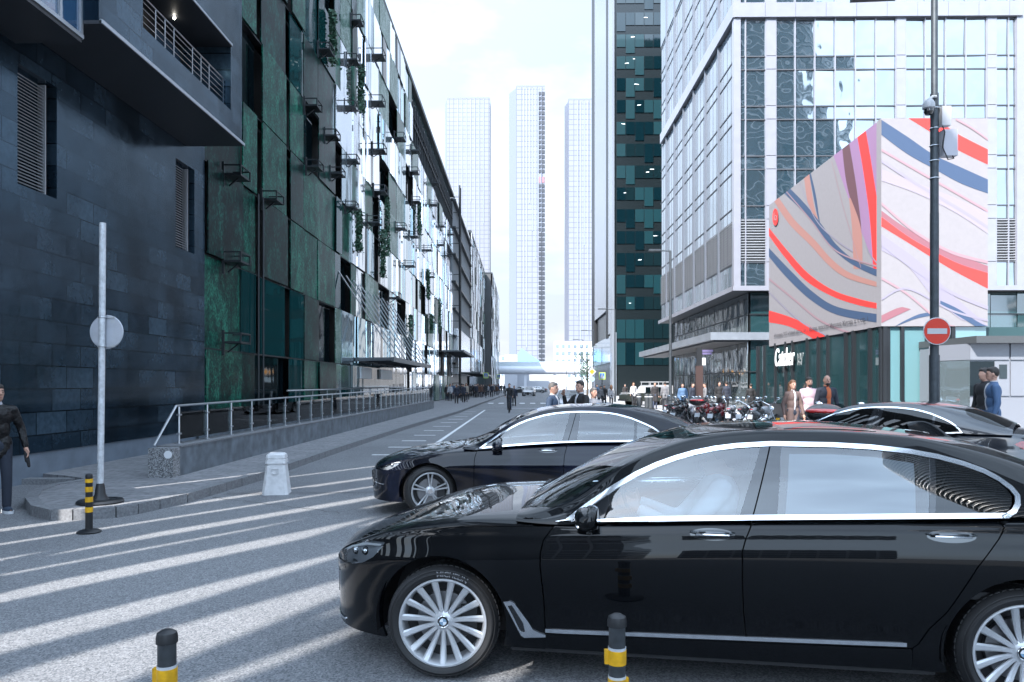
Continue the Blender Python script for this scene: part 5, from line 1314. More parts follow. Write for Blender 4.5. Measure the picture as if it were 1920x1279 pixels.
MERC=dict(BMW); MERC.update(blind=None,W=.945,zb=.19,xn=2.44,paint=cnavy,ra=.38,zw=.345,
 zs=[(2.44,.5),(2.3,.58),(2.1,.67),(1.92,.74),(1.5,.80),(1.0,.83),(.5,.83),(0,.83),(-1,.81),(-1.6,.79),(-2.7,.76)],
 zt=[(2.44,.55),(2.35,.63),(2.2,.70),(2.0,.76),(1.8,.80),(1.5,.855),(1.2,.895),(1.0,.91),(.8,.92),(-.2,.985),(-1.5,1.01),(-2.0,1.03),(-2.7,.98)],
 zc=[(2.45,.58),(2.40,.655),(2.2,.765),(1.95,.845),(1.57,.91),(1.24,.95),(1.1,.965),(.8,.96),(-1.4,1.0),(-2.0,1.10),(-2.7,1.04)],
 belt=[(1.2,.93),(.95,.905),(.87,.908),(.5,.942),(-.18,.986),(-.48,.997),(-1.0,.999),(-1.5,1.01),(-2.3,1.03)],
 zr=[(1.2,.92),(1.0,.93),(.84,1.0),(.62,1.15),(.40,1.27),(.2,1.35),(0,1.405),(-.2,1.43),(-.45,1.445),(-.83,1.435),(-1.1,1.40),(-1.3,1.345),(-1.5,1.27),(-1.8,1.17),(-2.1,1.08),(-2.3,1.04)],
 gc=[(1.2,.95),(1.1,.965),(.83,1.06),(.5,1.235),(.254,1.35),(0,1.43),(-.3,1.47),(-.72,1.485),(-1.13,1.472),(-1.55,1.41),(-1.76,1.35),(-2.0,1.25),(-2.3,1.10)],
 dlo=[(.96,.90),(.911,.910),(.82,.98),(.726,1.045),(.60,1.125),(.499,1.18),(.38,1.24),(.27,1.284),(.15,1.32),(.039,1.349),(-.08,1.37),(-.193,1.383),(-.30,1.391),(-.45,1.396),(-.65,1.394),(-.837,1.377),(-.94,1.36),(-1.029,1.338),(-1.13,1.308),(-1.218,1.272),(-1.31,1.233),(-1.404,1.187),(-1.47,1.14),(-1.54,1.07),(-1.575,1.02),(-1.4,1.006),(-1.0,.998),(-.482,.994),(-.18,.985),(.2,.964),(.499,.942),(.8,.915)],
 windows=[('mirror_panel',[(.86,.935),(.66,1.065),(.62,1.02),(.64,.945)],'b'),
  ('front_window',[(.62,.95),(.60,1.02),(.645,1.075),(.60,1.105),(.499,1.16),(.38,1.22),(.27,1.264),(.15,1.30),(.039,1.329),(-.08,1.35),(-.193,1.363),(-.305,1.37),(-.18,1.003),(.2,.982)],'g'),
  ('door_pillar',[(-.18,1.003),(-.305,1.37),(-.385,1.375),(-.26,1.008)],'b'),('door_pillar',[(-.268,1.008),(-.393,1.375),(-.446,1.376),(-.384,1.011)],'b'),
  ('rear_side_window',[(-.446,1.376),(-.65,1.373),(-.837,1.357),(-.94,1.34),(-1.029,1.318),(-1.11,1.292),(-1.162,1.27),(-1.13,1.016),(-.384,1.011)],'g'),
  ('window_bar',[(-1.162,1.27),(-1.199,1.255),(-1.168,1.016),(-1.13,1.016)],'b'),
  ('quarter_window',[(-1.199,1.255),(-1.29,1.215),(-1.39,1.165),(-1.45,1.12),(-1.51,1.055),(-1.53,1.025),(-1.168,1.016)],'q')],
 trimw=.020,
 fdoor=[(.93,.905),(.95,.85),(.972,.78),(.978,.6),(.978,.38),(.975,.29)],
 bgap=[(-.262,.98),(-.235,.89),(-.213,.814),(-.20,.65),(-.198,.485),(-.20,.29)],
 headl=[(2.30,.66),(2.22,.715),(2.12,.745),(1.94,.755),(1.955,.72),(2.02,.67),(2.12,.615),(2.24,.57),(2.29,.565)],
 lbar=[(2.27,.66),(2.18,.70),(2.05,.725),(1.97,.735),(1.98,.725),(2.05,.712),(2.18,.683),(2.27,.64)],
 handles=[(.0,.885,.12),(-1.2,.90,.12)],mirror=(.66,1.01,.955),breather=None,nosetrim=[[(2.36,.42),(2.28,.415),(2.2,.41),(2.2,.42),(2.28,.427),(2.36,.432)]],gx=(-2.2,1.12),
 ws=[(1.08,.86),(1.05,.80),(.99,.74),(.9,.68),(.78,.66),(.55,.65),(.35,.66),(.22,.70),(.15,.78),(.13,.88),(.125,1.0)])
h1=math.atan2(.1545,-.988)
cb,eb=build_car(BMW,(1.2225,5.0936,0),h1,'long black limousine with many-spoke silver wheels filling the right foreground','black_limousine',rearglass=cgr)
wheel(eb,'multi',1.58,.81,.338,.335,.264,steer=6,letter='MICHELIN'); wheel(eb,'multi',-1.58,.81,.338,.335,.264)
wheel(eb,'multi',1.58,.81,.338,.335,.264,steer=0,side=-1); wheel(eb,'multi',-1.58,.81,.338,.335,.264,side=-1)
# camera-frame position of the second saloon
def campos(x,d): return (d*FW[0]+x*RT[0],d*FW[1]+x*RT[1])
p=campos(-1.103+1.58,9.835+.93)
cm,em=build_car(MERC,(p[0],p[1],0),PI+YAW,'dark navy saloon with five twin-spoke wheels passing behind the black limousine','navy_saloon')
for s_,st in((1,14),(-1,14)): wheel(em,'twin',1.58,.80,.343,.338,.255,steer=st*s_,side=s_); wheel(em,'twin',-1.58,.80,.343,.338,.255,side=s_)
# third saloon at the right, seen from behind its left side
M3=dict(MERC); M3['paint']=mat('car_blue_black_paint',(.004,.006,.012),.22,coat=1.,coatrough=.015)
H3=R(143)
pc=px(1803,818,11.3); fx=Vector((math.cos(H3),math.sin(H3),0)); lx=Vector((-fx.y,fx.x,0))
o3=Vector((pc.x,pc.y,0))-fx*(-1.56)-lx*.90
ct,et=build_car(M3,(o3.x,o3.y,0.0),H3,'dark saloon with blacked-out windows at the right edge, beyond the limousine roof','dark_saloon',glass=cgt,rearglass=cgt)
for s_ in(1,-1):
    for xx_ in(1.58,-1.58): wheel(et,'twin',xx_,.80,.343,.338,.255,side=s_)
m=MB(); m.grid(lambda u,v:(-1.30-.28*u,(.0+.022*(1-u)*(1 if v<1 else 0)*(1 if v>0 else 0))*0+(-.03+.06*v)*(1-.6*u)*1.0,1.468-.06*u+.07*math.sin(PI*v)*math.sin(PI*min(1,.15+.9*u))),8,6); m.build('antenna_fin',cblack,eb,world=False,smooth=60,fix=False)
# ================================================================ PEOPLE
def bake(mb,vox,name,m,parent,smooth=4,label=None):
    me=mb.mesh('tmp',m,smooth=0,fix=True); o=bpy.data.objects.new('tmp',me); COL.objects.link(o)
    r=o.modifiers.new('r','REMESH'); r.mode='VOXEL'; r.voxel_size=vox; r.use_smooth_shade=True
    s=o.modifiers.new('s','SMOOTH'); s.iterations=smooth; s.factor=.5
    dg=bpy.context.evaluated_depsgraph_get(); me2=bpy.data.meshes.new_from_object(o.evaluated_get(dg)); bpy.data.objects.remove(o)
    me2.name=name; me2.materials.clear(); me2.materials.append(m); me2.polygons.foreach_set('use_smooth',[True]*len(me2.polygons))
    q=bpy.data.objects.new(name,me2); COL.objects.link(q); q.parent=parent
    if label: q['label']=label
    return q
def limb(mb,p,q,r0,r1,n=12):
    p=Vector(p);q=Vector(q); d=q-p; k=6; pts=[];rr=[]
    mb.tube([p+d*(i/k) for i in range(k+1)],[r0+(r1-r0)*i/k for i in range(k+1)],n); mb.sphere(p,r0*.995,n,8); mb.sphere(q,r1*.995,n,8)
def ell(mb,c,a,b,d,tilt=0,n=16):
    m=MB(); m.sphere((0,0,0),1,n,10); mb.merge(m,Matrix.Translation(c)@Matrix.Rotation(tilt,4,'Y')@Matrix.Diagonal((a,b,d,1)))
skin=mat('skin',(.42,.24,.18),.5); eye=mat('eye_dark',(.02,.015,.012),.2); lip=mat('lip',(.30,.11,.10),.5)
def cloth(name,c,r=.8,**k): return mat(name,c,r,**k)
def figure(e,h=1.78,female=False,vox=.016,stride=.0,arms=None,sit=False,headyaw=0.,nod=0.,shw=.05,top=None,trouser=None,shoe=None,hair=None,hairlen='short',hairm=None,coat=False,shirt=None,beard=None,bald=False,bag=None,bagm=None,lod=0):
    """local frame: +x forward, +y left"""
    k=h/1.78; sh=.185 if not female else .165
    if sit:
        hip=Vector((0,0,.60)); chest=Vector((-.12,0,.98)); neck=Vector((-.15,0,1.13)); hd=Vector((-.13,0,1.27)); k=1
    else:
        hip=Vector((0,0,.93)); chest=Vector((.0,0,1.28)); neck=Vector((-.01,0,1.49)); hd=Vector((.015,0,1.66))
    SL=[chest+Vector((0,s*sh,.14)) for s in(1,-1)]
    if arms is None: arms=[((-.02+.10*stride,.245,1.14),(.10*stride+.06,.26,.88)),((-.02-.10*stride,-.245,1.14),(-.10*stride+.06,-.26,.88))]
    if sit: knees=[Vector((.42,.14,.66)),Vector((.42,-.14,.66))]; ank=[Vector((.75,.13,.35)),Vector((.75,-.13,.35))]
    else:
        knees=[Vector((.16*stride+.03,.10,.50)),Vector((-.12*stride+.02,-.10,.50))]; ank=[Vector((.26*stride,.10,.09)),Vector((-.34*stride,-.10,.09+.05*abs(stride)))]
    hips=[hip+Vector((0,.09,-.03)),hip+Vector((0,-.09,-.03))]
    # continuous body
    b=MB()
    ell(b,hd,.098,.078,.125); ell(b,hd+Vector((.03,0,-.06)),.065,.058,.065); ell(b,hd+Vector((.103,0,-.012)),.02,.014,.028)
    for s in(1,-1): ell(b,hd+Vector((-.005,s*.08,-.005)),.02,.012,.032)
    limb(b,hd+Vector((-.02,0,-.06)),neck,.054,.062); limb(b,neck,chest,.065,.09); limb(b,chest,hip,.09,.085)
    for i in range(2):
        el,wr=Vector(arms[i][0]),Vector(arms[i][1])
        limb(b,neck-Vector((0,0,.03)),SL[i],.05,.05); limb(b,SL[i],el,.046,.036); limb(b,el,wr,.036,.026)
        d=(wr-el).normalized(); sd=Vector((0,0,1)).cross(d); sd=sd.normalized() if sd.length>.2 else Vector((1,0,0))
        fw_=Vector((1,0,0)) if abs(d.z)>.6 else d.cross(Vector((0,1,0))).normalized()
        pm=wr+d*.05; limb(b,wr,pm+d*.03,.026,.034)
        if lod==0:
            for j,(o_,L_) in enumerate([(-.03,.065),(-.01,.075),(.01,.07),(.03,.058)]):
                a=pm+d*.04+fw_*o_; m_=a+d*L_*.55+sd*.0; limb(b,a-d*.02,m_,.011,.0105,8); limb(b,m_,m_+(d*.8-Vector((0,(1 if i==0 else -1)*.6,0))).normalized()*L_*.5,.0105,.009,8)
            a=wr+d*.03+fw_*.03; limb(b,a,a+(d*.6+fw_*.8).normalized()*.055,.013,.010,8)
        else: limb(b,pm,pm+d*.08,.030,.018)
        limb(b,hips[i],knees[i],.075,.052); limb(b,knees[i],ank[i],.050,.036); limb(b,ank[i]+Vector((-.03,0,-.04)),ank[i]+Vector((.14,0,-.055)),.036,.03)
    def S(mb):
        M=Matrix.Diagonal((k,k,k,1)); H=Matrix.Translation(hd)@Matrix.Rotation(headyaw,4,'Z')@Matrix.Rotation(nod,4,'Y')@Matrix.Translation(-hd)
        out=[]
        for p in mb.v:
            p=Vector(p)
            if p.z>neck.z+.07: p=H@p
            elif p.z>neck.z+.02:
                t=(p.z-neck.z-.02)/.05; p=p.lerp(H@p,t)
            out.append(tuple(M@p))
        mb.v=out; return mb
    body=bake(S(b),vox*(.62 if lod==0 else 1),'body',skin,e,3)
    if lod==0 or vox<.02:
        q=MB()
        for s in(1,-1): q.sphere(hd+Vector((.083,s*.032,.008)),.011,8,6)
        S(q).build('eyes',eye,body,world=False)
        q=MB(); ell(q,hd+Vector((.094,0,-.058)),.010,.024,.006); S(q).build('mouth',lip,body,world=False)
        for s in(1,-1):
            q=MB(); ell(q,hd+Vector((.092,s*.034,.034)),.008,.020,.005)
            if hairm: S(q).build('eyebrow',hairm,body,world=False)
    # top
    t=MB(); w_=.0
    ell(t,chest+Vector((0,0,.06)),.135,.20 if not female else .175,.17); ell(t,chest+Vector((.0,0,-.12)),.125,.165,.20)
    zb_=hip.z-(.12 if not coat else .38); 
    if not sit:
        for i in range(2): limb(t,hip+Vector((0,(.07)*(1 if i==0 else -1),.05)),Vector((0,(.075)*(1 if i==0 else -1),zb_)),.115,.12 if coat else .11)
    else: limb(t,chest,hip,.15,.15)
    limb(t,neck-Vector((0,0,.03)),neck+Vector((0,0,.01)),.085,.07)
    for i in range(2):
        el,wr=Vector(arms[i][0]),Vector(arms[i][1]); limb(t,neck-Vector((0,0,.06)),SL[i],.075,.072); limb(t,SL[i],el,.072,.056); limb(t,el,wr-(wr-el)*.05,.056,.042)
    bake(S(t),vox,'coat' if coat else 'jacket',top,e,4)
    if shirt:
        q=MB(); f=chest
        ell(q,f+Vector((.075,0,.06)),.068,shw,.165,R(-4)); ell(q,f+Vector((.055,0,-.12)),.078,shw*.9,.20); limb(q,neck+Vector((.0,0,-.02)),neck+Vector((.0,0,.025)),.073,.066)
        bake(S(q),vox*.8,'shirt',shirt,e,2)
    # trousers, shoes
    t=MB()
    for i in range(2):
        limb(t,hips[i]+Vector((0,0,.08)),knees[i],.098,.068); limb(t,knees[i],ank[i]+Vector((0,0,.01)),.068,.058 if not female else .045)
    ell(t,hip,.12,.165,.13)
    bake(S(t),vox,'trousers',trouser,e,4)
    for i in range(2):
        q=MB(); a=ank[i]; q.grid(lambda u,v:(a.x-.09+.27*u,a.y+(v-.5)*2*.046*(.75+.5*math.sin(PI*min(1,u*1.05)))*math.sqrt(max(0,1-(2*max(u-.72,0)/.62)**2)),a.z-.05+(.075*(1-u*.62))*math.sqrt(max(0,1-(2*v-1)**2))),12,10)
        q.prism([(a.x-.095+.28*u,a.y+.052*s*(.8+.4*math.sin(PI*u))*(1 if u<.85 else .6)) for s,us in((1,[0,.2,.5,.8,.97]),(-1,[.97,.8,.5,.2,0])) for u in us],lambda x,y,hh:(x,y,a.z-.09 if hh==0 else a.z-.05),1,1)
        S(q).build('shoe',[shoe,mat('sole_white',(.55,.56,.58),.6) if lod==0 else shoe],e,world=False,smooth=50)
    # hair
    if hairm:
        q=MB()
        if not bald:
            ell(q,hd+Vector((-.022,0,.035)),.100,.086,.108); ell(q,hd+Vector((.012,0,.082)),.080,.072,.048)
            if hairlen=='long':
                limb(q,hd+Vector((-.05,.05,.03)),hd+Vector((-.05,.09,-.30)),.06,.045); limb(q,hd+Vector((-.05,-.05,.03)),hd+Vector((-.05,-.09,-.30)),.06,.045); limb(q,hd+Vector((-.08,0,.0)),hd+Vector((-.11,0,-.30)),.07,.06)
        else: ell(q,hd+Vector((-.045,0,.0)),.068,.083,.07)
        bake(S(q),vox*.7,'hair',hairm,e,1)
    if beard:
        q=MB(); ell(q,hd+Vector((.055,0,-.085)),.050,.056,.045); bake(S(q),.012,'beard',beard,e,2)
    return k
def at_ground(u,v,z=0.): 
    p=pg(u,v,z); return (p.x,p.y,z)
HB=mat('hair_dark',(.018,.013,.011),.6,bump=(90,.5,.004)); HR=mat('hair_brown',(.10,.045,.022),.6,bump=(90,.5,.004)); HG=mat('hair_grey',(.10,.09,.085),.6)
def pers(u,d,z,face,label,group=None,**kw):
    p=px(u,700,d); e=empty('person',(p.x,p.y,z),label,'person',group); e.rotation_euler=(0,0,R(face))
    figure(e,**kw); return e
lea=mat('black_leather',(.005,.005,.006),.38,spec=.3,bump=(16,1.,.03)); jean=cloth('dark_denim',(.012,.018,.032)); navy=cloth('navy_suit',(.022,.04,.075)); blk=cloth('black_cloth',(.010,.010,.012)); wsh=cloth('white_shirt',(.42,.42,.45))
# man at the left edge, seen from his front-left
e=pers(6,10.25,0,-50,'man in black leather jacket, dark jeans and navy trainers cut off by the left edge','people walking',None) if False else None
p=px(-6,962,10.2)
e=empty('person',(p.x,p.y,0),'man in black leather jacket and navy trainers at the left edge, gloves in hand','person'); e.rotation_euler=(0,0,R(-40))
figure(e,h=1.76,vox=.012,stride=.25,top=lea,trouser=jean,shoe=cloth('navy_canvas',(.02,.035,.06)),hairm=HB,headyaw=R(10),arms=[((-.03,.30,1.16),(.06,.33,.90)),((-.02,-.26,1.14),(.05,-.28,.88))])
q=MB(); limb(q,(.08,.33,.82),(.10,.33,.70),.035,.028); limb(q,(.10,.34,.72),(.12,.35,.62),.026,.02); bake(q,.01,'gloves',blk,e,2)
q=MB(); limb(q,(-.01,0,1.455),(-.005,0,1.485),.078,.070); bake(q,.012,'collar',wsh,e,1)
# two men in suits
pers(1037,16.0,0,-25,'grey haired man in navy suit jacket facing right, behind the navy saloon roof',h=1.80,vox=.014,top=navy,trouser=navy,shoe=blk,hairm=HG,shirt=wsh,headyaw=R(-5))
pers(1088,16.2,0,215,'dark haired man in black suit and white shirt raising his hand',h=1.84,vox=.014,top=blk,trouser=blk,shoe=blk,hairm=HB,shirt=wsh,headyaw=R(10),arms=[((.05,.26,1.16),(.18,.30,.95)),((.16,-.27,1.22),(.28,-.20,1.47))])
pers(1113,17.5,0,-60,'man in light grey jacket standing just right of the black suited man',h=1.68,vox=.016,top=cloth('grey_jacket',(.20,.20,.22)),trouser=jean,shoe=blk,hairm=HG,headyaw=0)
# three at the cafe
pers(1486,19.3,.13,-75,'woman with long brown hair in brown checked coat by the cafe',h=1.74,female=True,vox=.015,top=cloth('brown_coat',(.11,.072,.065)),trouser=jean,shoe=blk,hairm=HR,hairlen='long',coat=True,shirt=wsh,stride=.4,headyaw=R(-5))
pers(1517,20.0,.13,-88,'bearded man in pale pink hoodie with backpack straps',h=1.82,vox=.015,top=cloth('pink_hoodie',(.42,.30,.34)),trouser=jean,shoe=blk,hairm=HB,beard=HB,stride=-.3)
pers(1550,19.0,.13,-85,'bald bearded man in orange shirt and open navy coat',h=1.86,vox=.014,top=cloth('navy_coat',(.012,.016,.028)),trouser=blk,shoe=blk,hairm=HB,bald=True,beard=HB,shirt=cloth('orange_shirt',(.42,.10,.035)),shw=.085,coat=True,stride=.35)
# pink hoodie bag straps
MB().box(px(1,1,1).x,px(1,1,1).x,0,0,0,0) if False else None
# man in blue jacket near the kiosk
pers(1862,14.2,.22,160,'man in mid blue suit jacket with short dark hair, back turned, by the kiosk',h=1.86,vox=.013,top=cloth('blue_jacket',(.045,.095,.19),.7),trouser=navy,shoe=blk,hairm=HB,shirt=wsh,headyaw=R(0))
pers(1846,15.8,.22,190,'dark haired man half hidden behind the blue jacketed man by the kiosk',h=1.88,vox=.02,top=blk,trouser=blk,shoe=blk,hairm=HB,lod=1)
MB().box(8.3,14,13.2,17.2,-.02,.22).build('kiosk_step',plaza,None,smooth=0)['kind']='structure'
# driver
drv=empty('person',(0,0,0),'driver in white shirt at the wheel inside the black limousine','person')
ch=math.cos(h1);s_h=math.sin(h1); fxv=Vector((ch,s_h,0)); lxv=Vector((-s_h,ch,0)); drv.location=Vector((1.2225,5.0936,0))+fxv*.05+lxv*.38; drv.rotation_euler=(0,0,h1)
figure(drv,vox=.016,sit=True,top=cloth('driver_shirt',(.8,.82,.85)),trouser=blk,shoe=blk,hairm=HB,arms=[((.10,.27,.86),(.36,.17,.98)),((.10,-.27,.86),(.36,-.17,.98))])
# crowd variants
CV=[('black_cloth',(.010,.010,.012),(.012,.014,.02)),('c_navy',(.015,.02,.035),(.01,.01,.012)),('c_brown',(.09,.045,.03),(.02,.025,.04)),('c_grey',(.13,.13,.14),(.012,.014,.02)),('c_white',(.40,.40,.42),(.012,.014,.02)),('c_blue',(.06,.12,.22),(.02,.03,.05)),('c_dark2',(.02,.018,.02),(.03,.04,.07)),('c_beige',(.28,.24,.2),(.02,.02,.025))]
protos=[]
def crowd(k,u,d,z,face,label,group):
    while len(protos)<=k: protos.append(None)
    if protos[k] is None:
        nm_,c,tc_=CV[k]; p=px(u,700,d); e=empty('person',(p.x,p.y,z),label,'person',group)
        figure(e,h=1.74,vox=.026,lod=1,stride=[.5,-.4,.1,.45,-.5,.3,-.2,.6][k],top=cloth('w_'+nm_,c),trouser=cloth('t_'+nm_,tc_),shoe=blk,hairm=[HB,HB,HR,HB,HR,HB,HG,HR][k],hairlen='long' if k in(4,7) else 'short',female=k in(4,7),coat=k in(0,6))
        protos[k]=e
    else:
        e=copy_tree(protos[k]); p=px(u,700,d); e.location=(p.x,p.y,z); e['label']=label; e['group']=group
    e.rotation_euler=(0,0,R(face)); e.scale=(1,1,rnd.uniform(.95,1.05)); return e
gl='people on the left pavement'; gr='people near the parked motorcycles and crossing'
for k,u,d,face,lb in [(5,817,84,-90,'person in blue top, leftmost of the crowd past the ramp railing'),(0,823,86,90,'dark coated person, second from the ramp end on the left pavement'),(6,838,78,-90,'dark jacketed person walking in the gap before the white topped walker'),(4,844,76,-90,'woman in white top and dark trousers on the left pavement'),(1,856,66,-90,'tallest person in navy on the left pavement, centre of the crowd'),(0,866,78,90,'dark coated person right behind the tallest navy walker'),(7,874,73,-90,'woman in beige top and dark skirt, right of the tall navy walker'),(6,890,98,90,'dark jacketed person with back turned, mid pavement group'),(2,896,100,-90,'person in brown jacket, left of the pair in the mid pavement group'),(2,902,98,-70,'person in brown jacket, right of the pair in the mid pavement group'),(0,911,110,-90,'dark coated person beside the left crossing sign'),(4,918,104,90,'woman in white top right of the left crossing sign'),(1,922,100,-90,'person in navy right of the left crossing sign'),(6,929,130,90,'small dark figure near the left kerb bend'),(5,934,125,-90,'small figure in blue at the left kerb bend'),(0,940,150,-90,'tiny dark figure farthest along the left kerb'),(1,945,140,90,'tiny navy figure at the end of the left kerb')]:
    crowd(k,u,d,.125 if u<905 else 0.13,face,lb,gl)
for i_,(k,u,d) in enumerate([(2,812,88),(0,820,92),(1,830,90),(6,835,96),(5,849,88),(3,861,90),(1,869,70),(0,877,82),(3,883,108),(4,886,112),(1,893,96),(0,899,106),(6,906,102),(5,915,120),(3,925,112),(2,932,118),(0,936,140),(1,927,150)]):
    crowd(k,u,d,.125,[-90,90,-80,100][i_%4],['person in brown','dark coated person','person in navy','dark jacketed person','person in blue','person in grey','person in navy','dark coated person','person in grey','woman in white','person in navy','dark coated person','dark jacketed person','person in blue','person in grey','person in brown','dark coated person','person in navy'][i_]+' in the left crowd, '+['by the canopy end','under the canopy corner','behind the first walkers','deep behind the first walkers','behind the white topped woman','left of the tall walker, farther back','just right of the tall navy walker','behind the beige topped woman','in front of the white billboard panel','beside the billboard panel post','left of the brown pair','between the brown pair, farther off','just right of the brown pair','left of the second crossing sign, far','right of the left crossing sign, far','near the kerb bend, right of the grey one','almost at the kerb bend','tiny, farthest of all at the bend'][i_],gl)
for k,u,d,face,lb in [(5,1119,70,-90,'person in blue walking left of the lamp post beyond the saloon'),(3,1126,60,-60,'person in grey pushing on near the right crossing sign'),(0,1133,64,-90,'dark coated person beside the grey walker near the right crossing'),(4,1146,60,90,'woman in white top right of the crossing near the lamp post'),(4,1188,57,-90,'woman in white top in front of the white off-roader'),(6,1228,50,-90,'dark figure walking past the off-roader tail'),(3,1247,48,90,'grey figure beside the tall lamp post'),(5,1280,42,-100,'person in light blue behind the motorcycles'),(1,1299,42,-60,'person in navy bending among the motorcycles'),(3,1322,42,180,'person in pale grey top beside the signpost'),(0,1349,44,-90,'dark coated person left of the pair behind the motorcycles'),(1,1362,44,90,'navy clad person right of the pair behind the motorcycles'),(0,1408,42,90,'dark coated person standing alone with back to the lobby glass'),(6,1172,75,-90,'dark figure far behind the off-roader bonnet')]:
    crowd(k,u,d,.14 if u>1160 else 0,face,lb,gr)
# cyclist
def bicycle(e,loc0=True):
    f=mat('bike_frame',(.02,.02,.022),.4); 
    for xw in(-.52,.52):
        b=MB(); b.tube([(xw+.34*math.cos(2*PI*k/28),0,.345+.34*math.sin(2*PI*k/28)) for k in range(28)],.018,6,closed=True)
        for k in range(12): b.tube([(xw,0,.345),(xw+.33*math.cos(2*PI*k/12),0,.345+.33*math.sin(2*PI*k/12))],.0025,4)
        b.build('wheel',rubber,e,world=False)
    b=MB(); 
    for p_,q_ in(((-.52,0,.345),(-.15,0,.30)),((-.15,0,.30),(-.25,0,.85)),((-.15,0,.30),(.36,0,.75)),((-.23,0,.78),(.36,0,.82)),((-.52,0,.345),(-.23,0,.75)),((.36,0,.92),(.52,0,.345))): b.tube([p_,q_],.018,6)
    b.build('frame',f,e,world=False)
    b=MB(); b.tube([(.30,.30,1.0),(.36,.1,1.0),(.36,-.1,1.0),(.30,-.30,1.0)],.014,6); b.tube([(.36,0,.9),(.36,0,1.0)],.016,6); b.build('handlebar',f,e,world=False)
    b=MB(); ell(b,(-.27,0,.90),.13,.07,.03); b.build('saddle',plast,e,world=False)
p=px(955,774,47); e=empty('bicycle',(p.x,p.y,0),'bicycle ridden along the street by the dark clad rider','bicycle'); e.rotation_euler=(0,0,R(-92)); bicycle(e)
e=empty('person',(p.x,p.y,.18),'rider in dark clothes on the bicycle in the middle of the street','person'); e.rotation_euler=(0,0,R(-92))
figure(e,h=1.66,vox=.022,lod=1,top=blk,trouser=jean,shoe=blk,hairm=HB,stride=.5,arms=[((.18,.28,1.18),(.36,.25,.95)),((.18,-.28,1.18),(.36,-.25,.95))])
p=px(964,765,62); e=crowd(1,964,62,0,-90,'person walking right behind the cyclist in the street','people on the left pavement')
# ================================================================ BOLLARDS, POLES, SIGNS
yel=mat('bollard_yellow',(.62,.33,.005),.45,var=(20,.25)); bgr=mat('bollard_grey',(.035,.04,.045),.5,var=(25,.3)); bbk=mat('bollard_black',(.010,.011,.013),.45)
refl=mat('reflective_film',(.45,.47,.5),.3)
def striped(x,y,z,label,flap=True,post=bgr):
    e=empty('bollard',(x,y,z),label,'bollard','striped flexible bollards')
    b=MB(); b.lathe([(.0,0),(.13,0),(.135,.015),(.10,.035),(.05,.045),(.0,.045)],24); b.build('foot',bbk,e,world=False)
    b=MB(); b.lathe([(.041,.045),(.038,.64),(.040,.645),(.040,.675),(.036,.692),(.02,.70),(0,.702)],24,cap=False); b.build('post',post,e,world=False)
    for z0,z1 in((.245,.305),(.365,.425),(.485,.545),(.595,.64)) if not flap else ((.20,.27),(.34,.41),(.475,.54),(.575,.64)):
        if flap and z0>.57: continue
        b=MB(); b.lathe([(.0385,z0),(.0425,z0),(.0425,z1),(.0385,z1)],24,cap=False)
        if flap:
            s_=1 if z0>.4 else -1
            b.box(-.058*1,-.036,-.012,.012,z0+.0,z1-.002) if s_>0 else b.box(.036,.052,-.012,.012,z0+.004,z1)
        b.build('yellow_band',yel,e,world=False,smooth=40)
        if flap:
            b=MB(); b.lathe([(.0386,z1),(.0412,z1),(.0412,z1+.012),(.0386,z1+.012)],24,cap=False); b.build('reflective_band',refl,e,world=False)
    if flap:
        b=MB(); b.lathe([(.0386,.645),(.0445,.647),(.0445,.672),(.040,.69),(.02,.702),(0,.703)],24,cap=False); b.build('cap',bbk,e,world=False)
    return e
p=px(167,1000,8.85); b1=striped(p.x,p.y,0,'slim black bollard with four narrow yellow bands in front of the round-backed sign pole',False,bbk)
p=px(313,1279,3.2); striped(p.x,p.y,0.0,'grey and yellow striped bollard at the bottom left of the road, black cap')
p=px(1157,1279,3.42); striped(p.x,p.y,0.0,'grey and yellow striped bollard in front of the limousine door')
# concrete bollard
cb_=mat('white_concrete',(.56,.56,.57),.75,var=(12,.12),bump=(70,.25,.003))
p=px(519,925,12.05); e=empty('concrete_bollard',(p.x,p.y,0),'white tapered concrete bollard with relief emblem beside the kerb','bollard'); e.rotation_euler=(0,0,R(8))
b=MB()
def oct(s,z,c=.22): 
    k=s*(1-c*2*.5); return [(s,-k,z),(s,k,z),(k,s,z),(-k,s,z),(-s,k,z),(-s,-k,z),(-k,-s,z),(k,-s,z)]
pr=[(.205,0),(.20,.02),(.150,.46),(.152,.465),(.140,.475),(.140,.488),(.158,.495),(.150,.555),(.14,.562),(.14,.572),(.150,.578),(.142,.63),(.11,.655)]
vs=[];
for s_,z in pr: vs+=oct(s_,z)
b.add(vs,[(i*8+j,i*8+(j+1)%8,(i+1)*8+(j+1)%8,(i+1)*8+j) for i in range(len(pr)-1) for j in range(8)]+[tuple(range(7,-1,-1)),tuple(range((len(pr)-1)*8,len(pr)*8))])
b.build('post',cb_,e,world=False,smooth=20)
b=MB()
for s_ in(.055,.034):
    q=[(s_*a,s_*c) for a,c in((-1,.9),(.9,1),(1,-.2),(.2,-1),(-.9,-.5))]
    b.tube([(a,-.168+(.31-.31-c)*-.11,.36+c) for a,c in q],.0065,5,closed=(s_>.04))
b.build('relief_emblem',cb_,e,world=False)
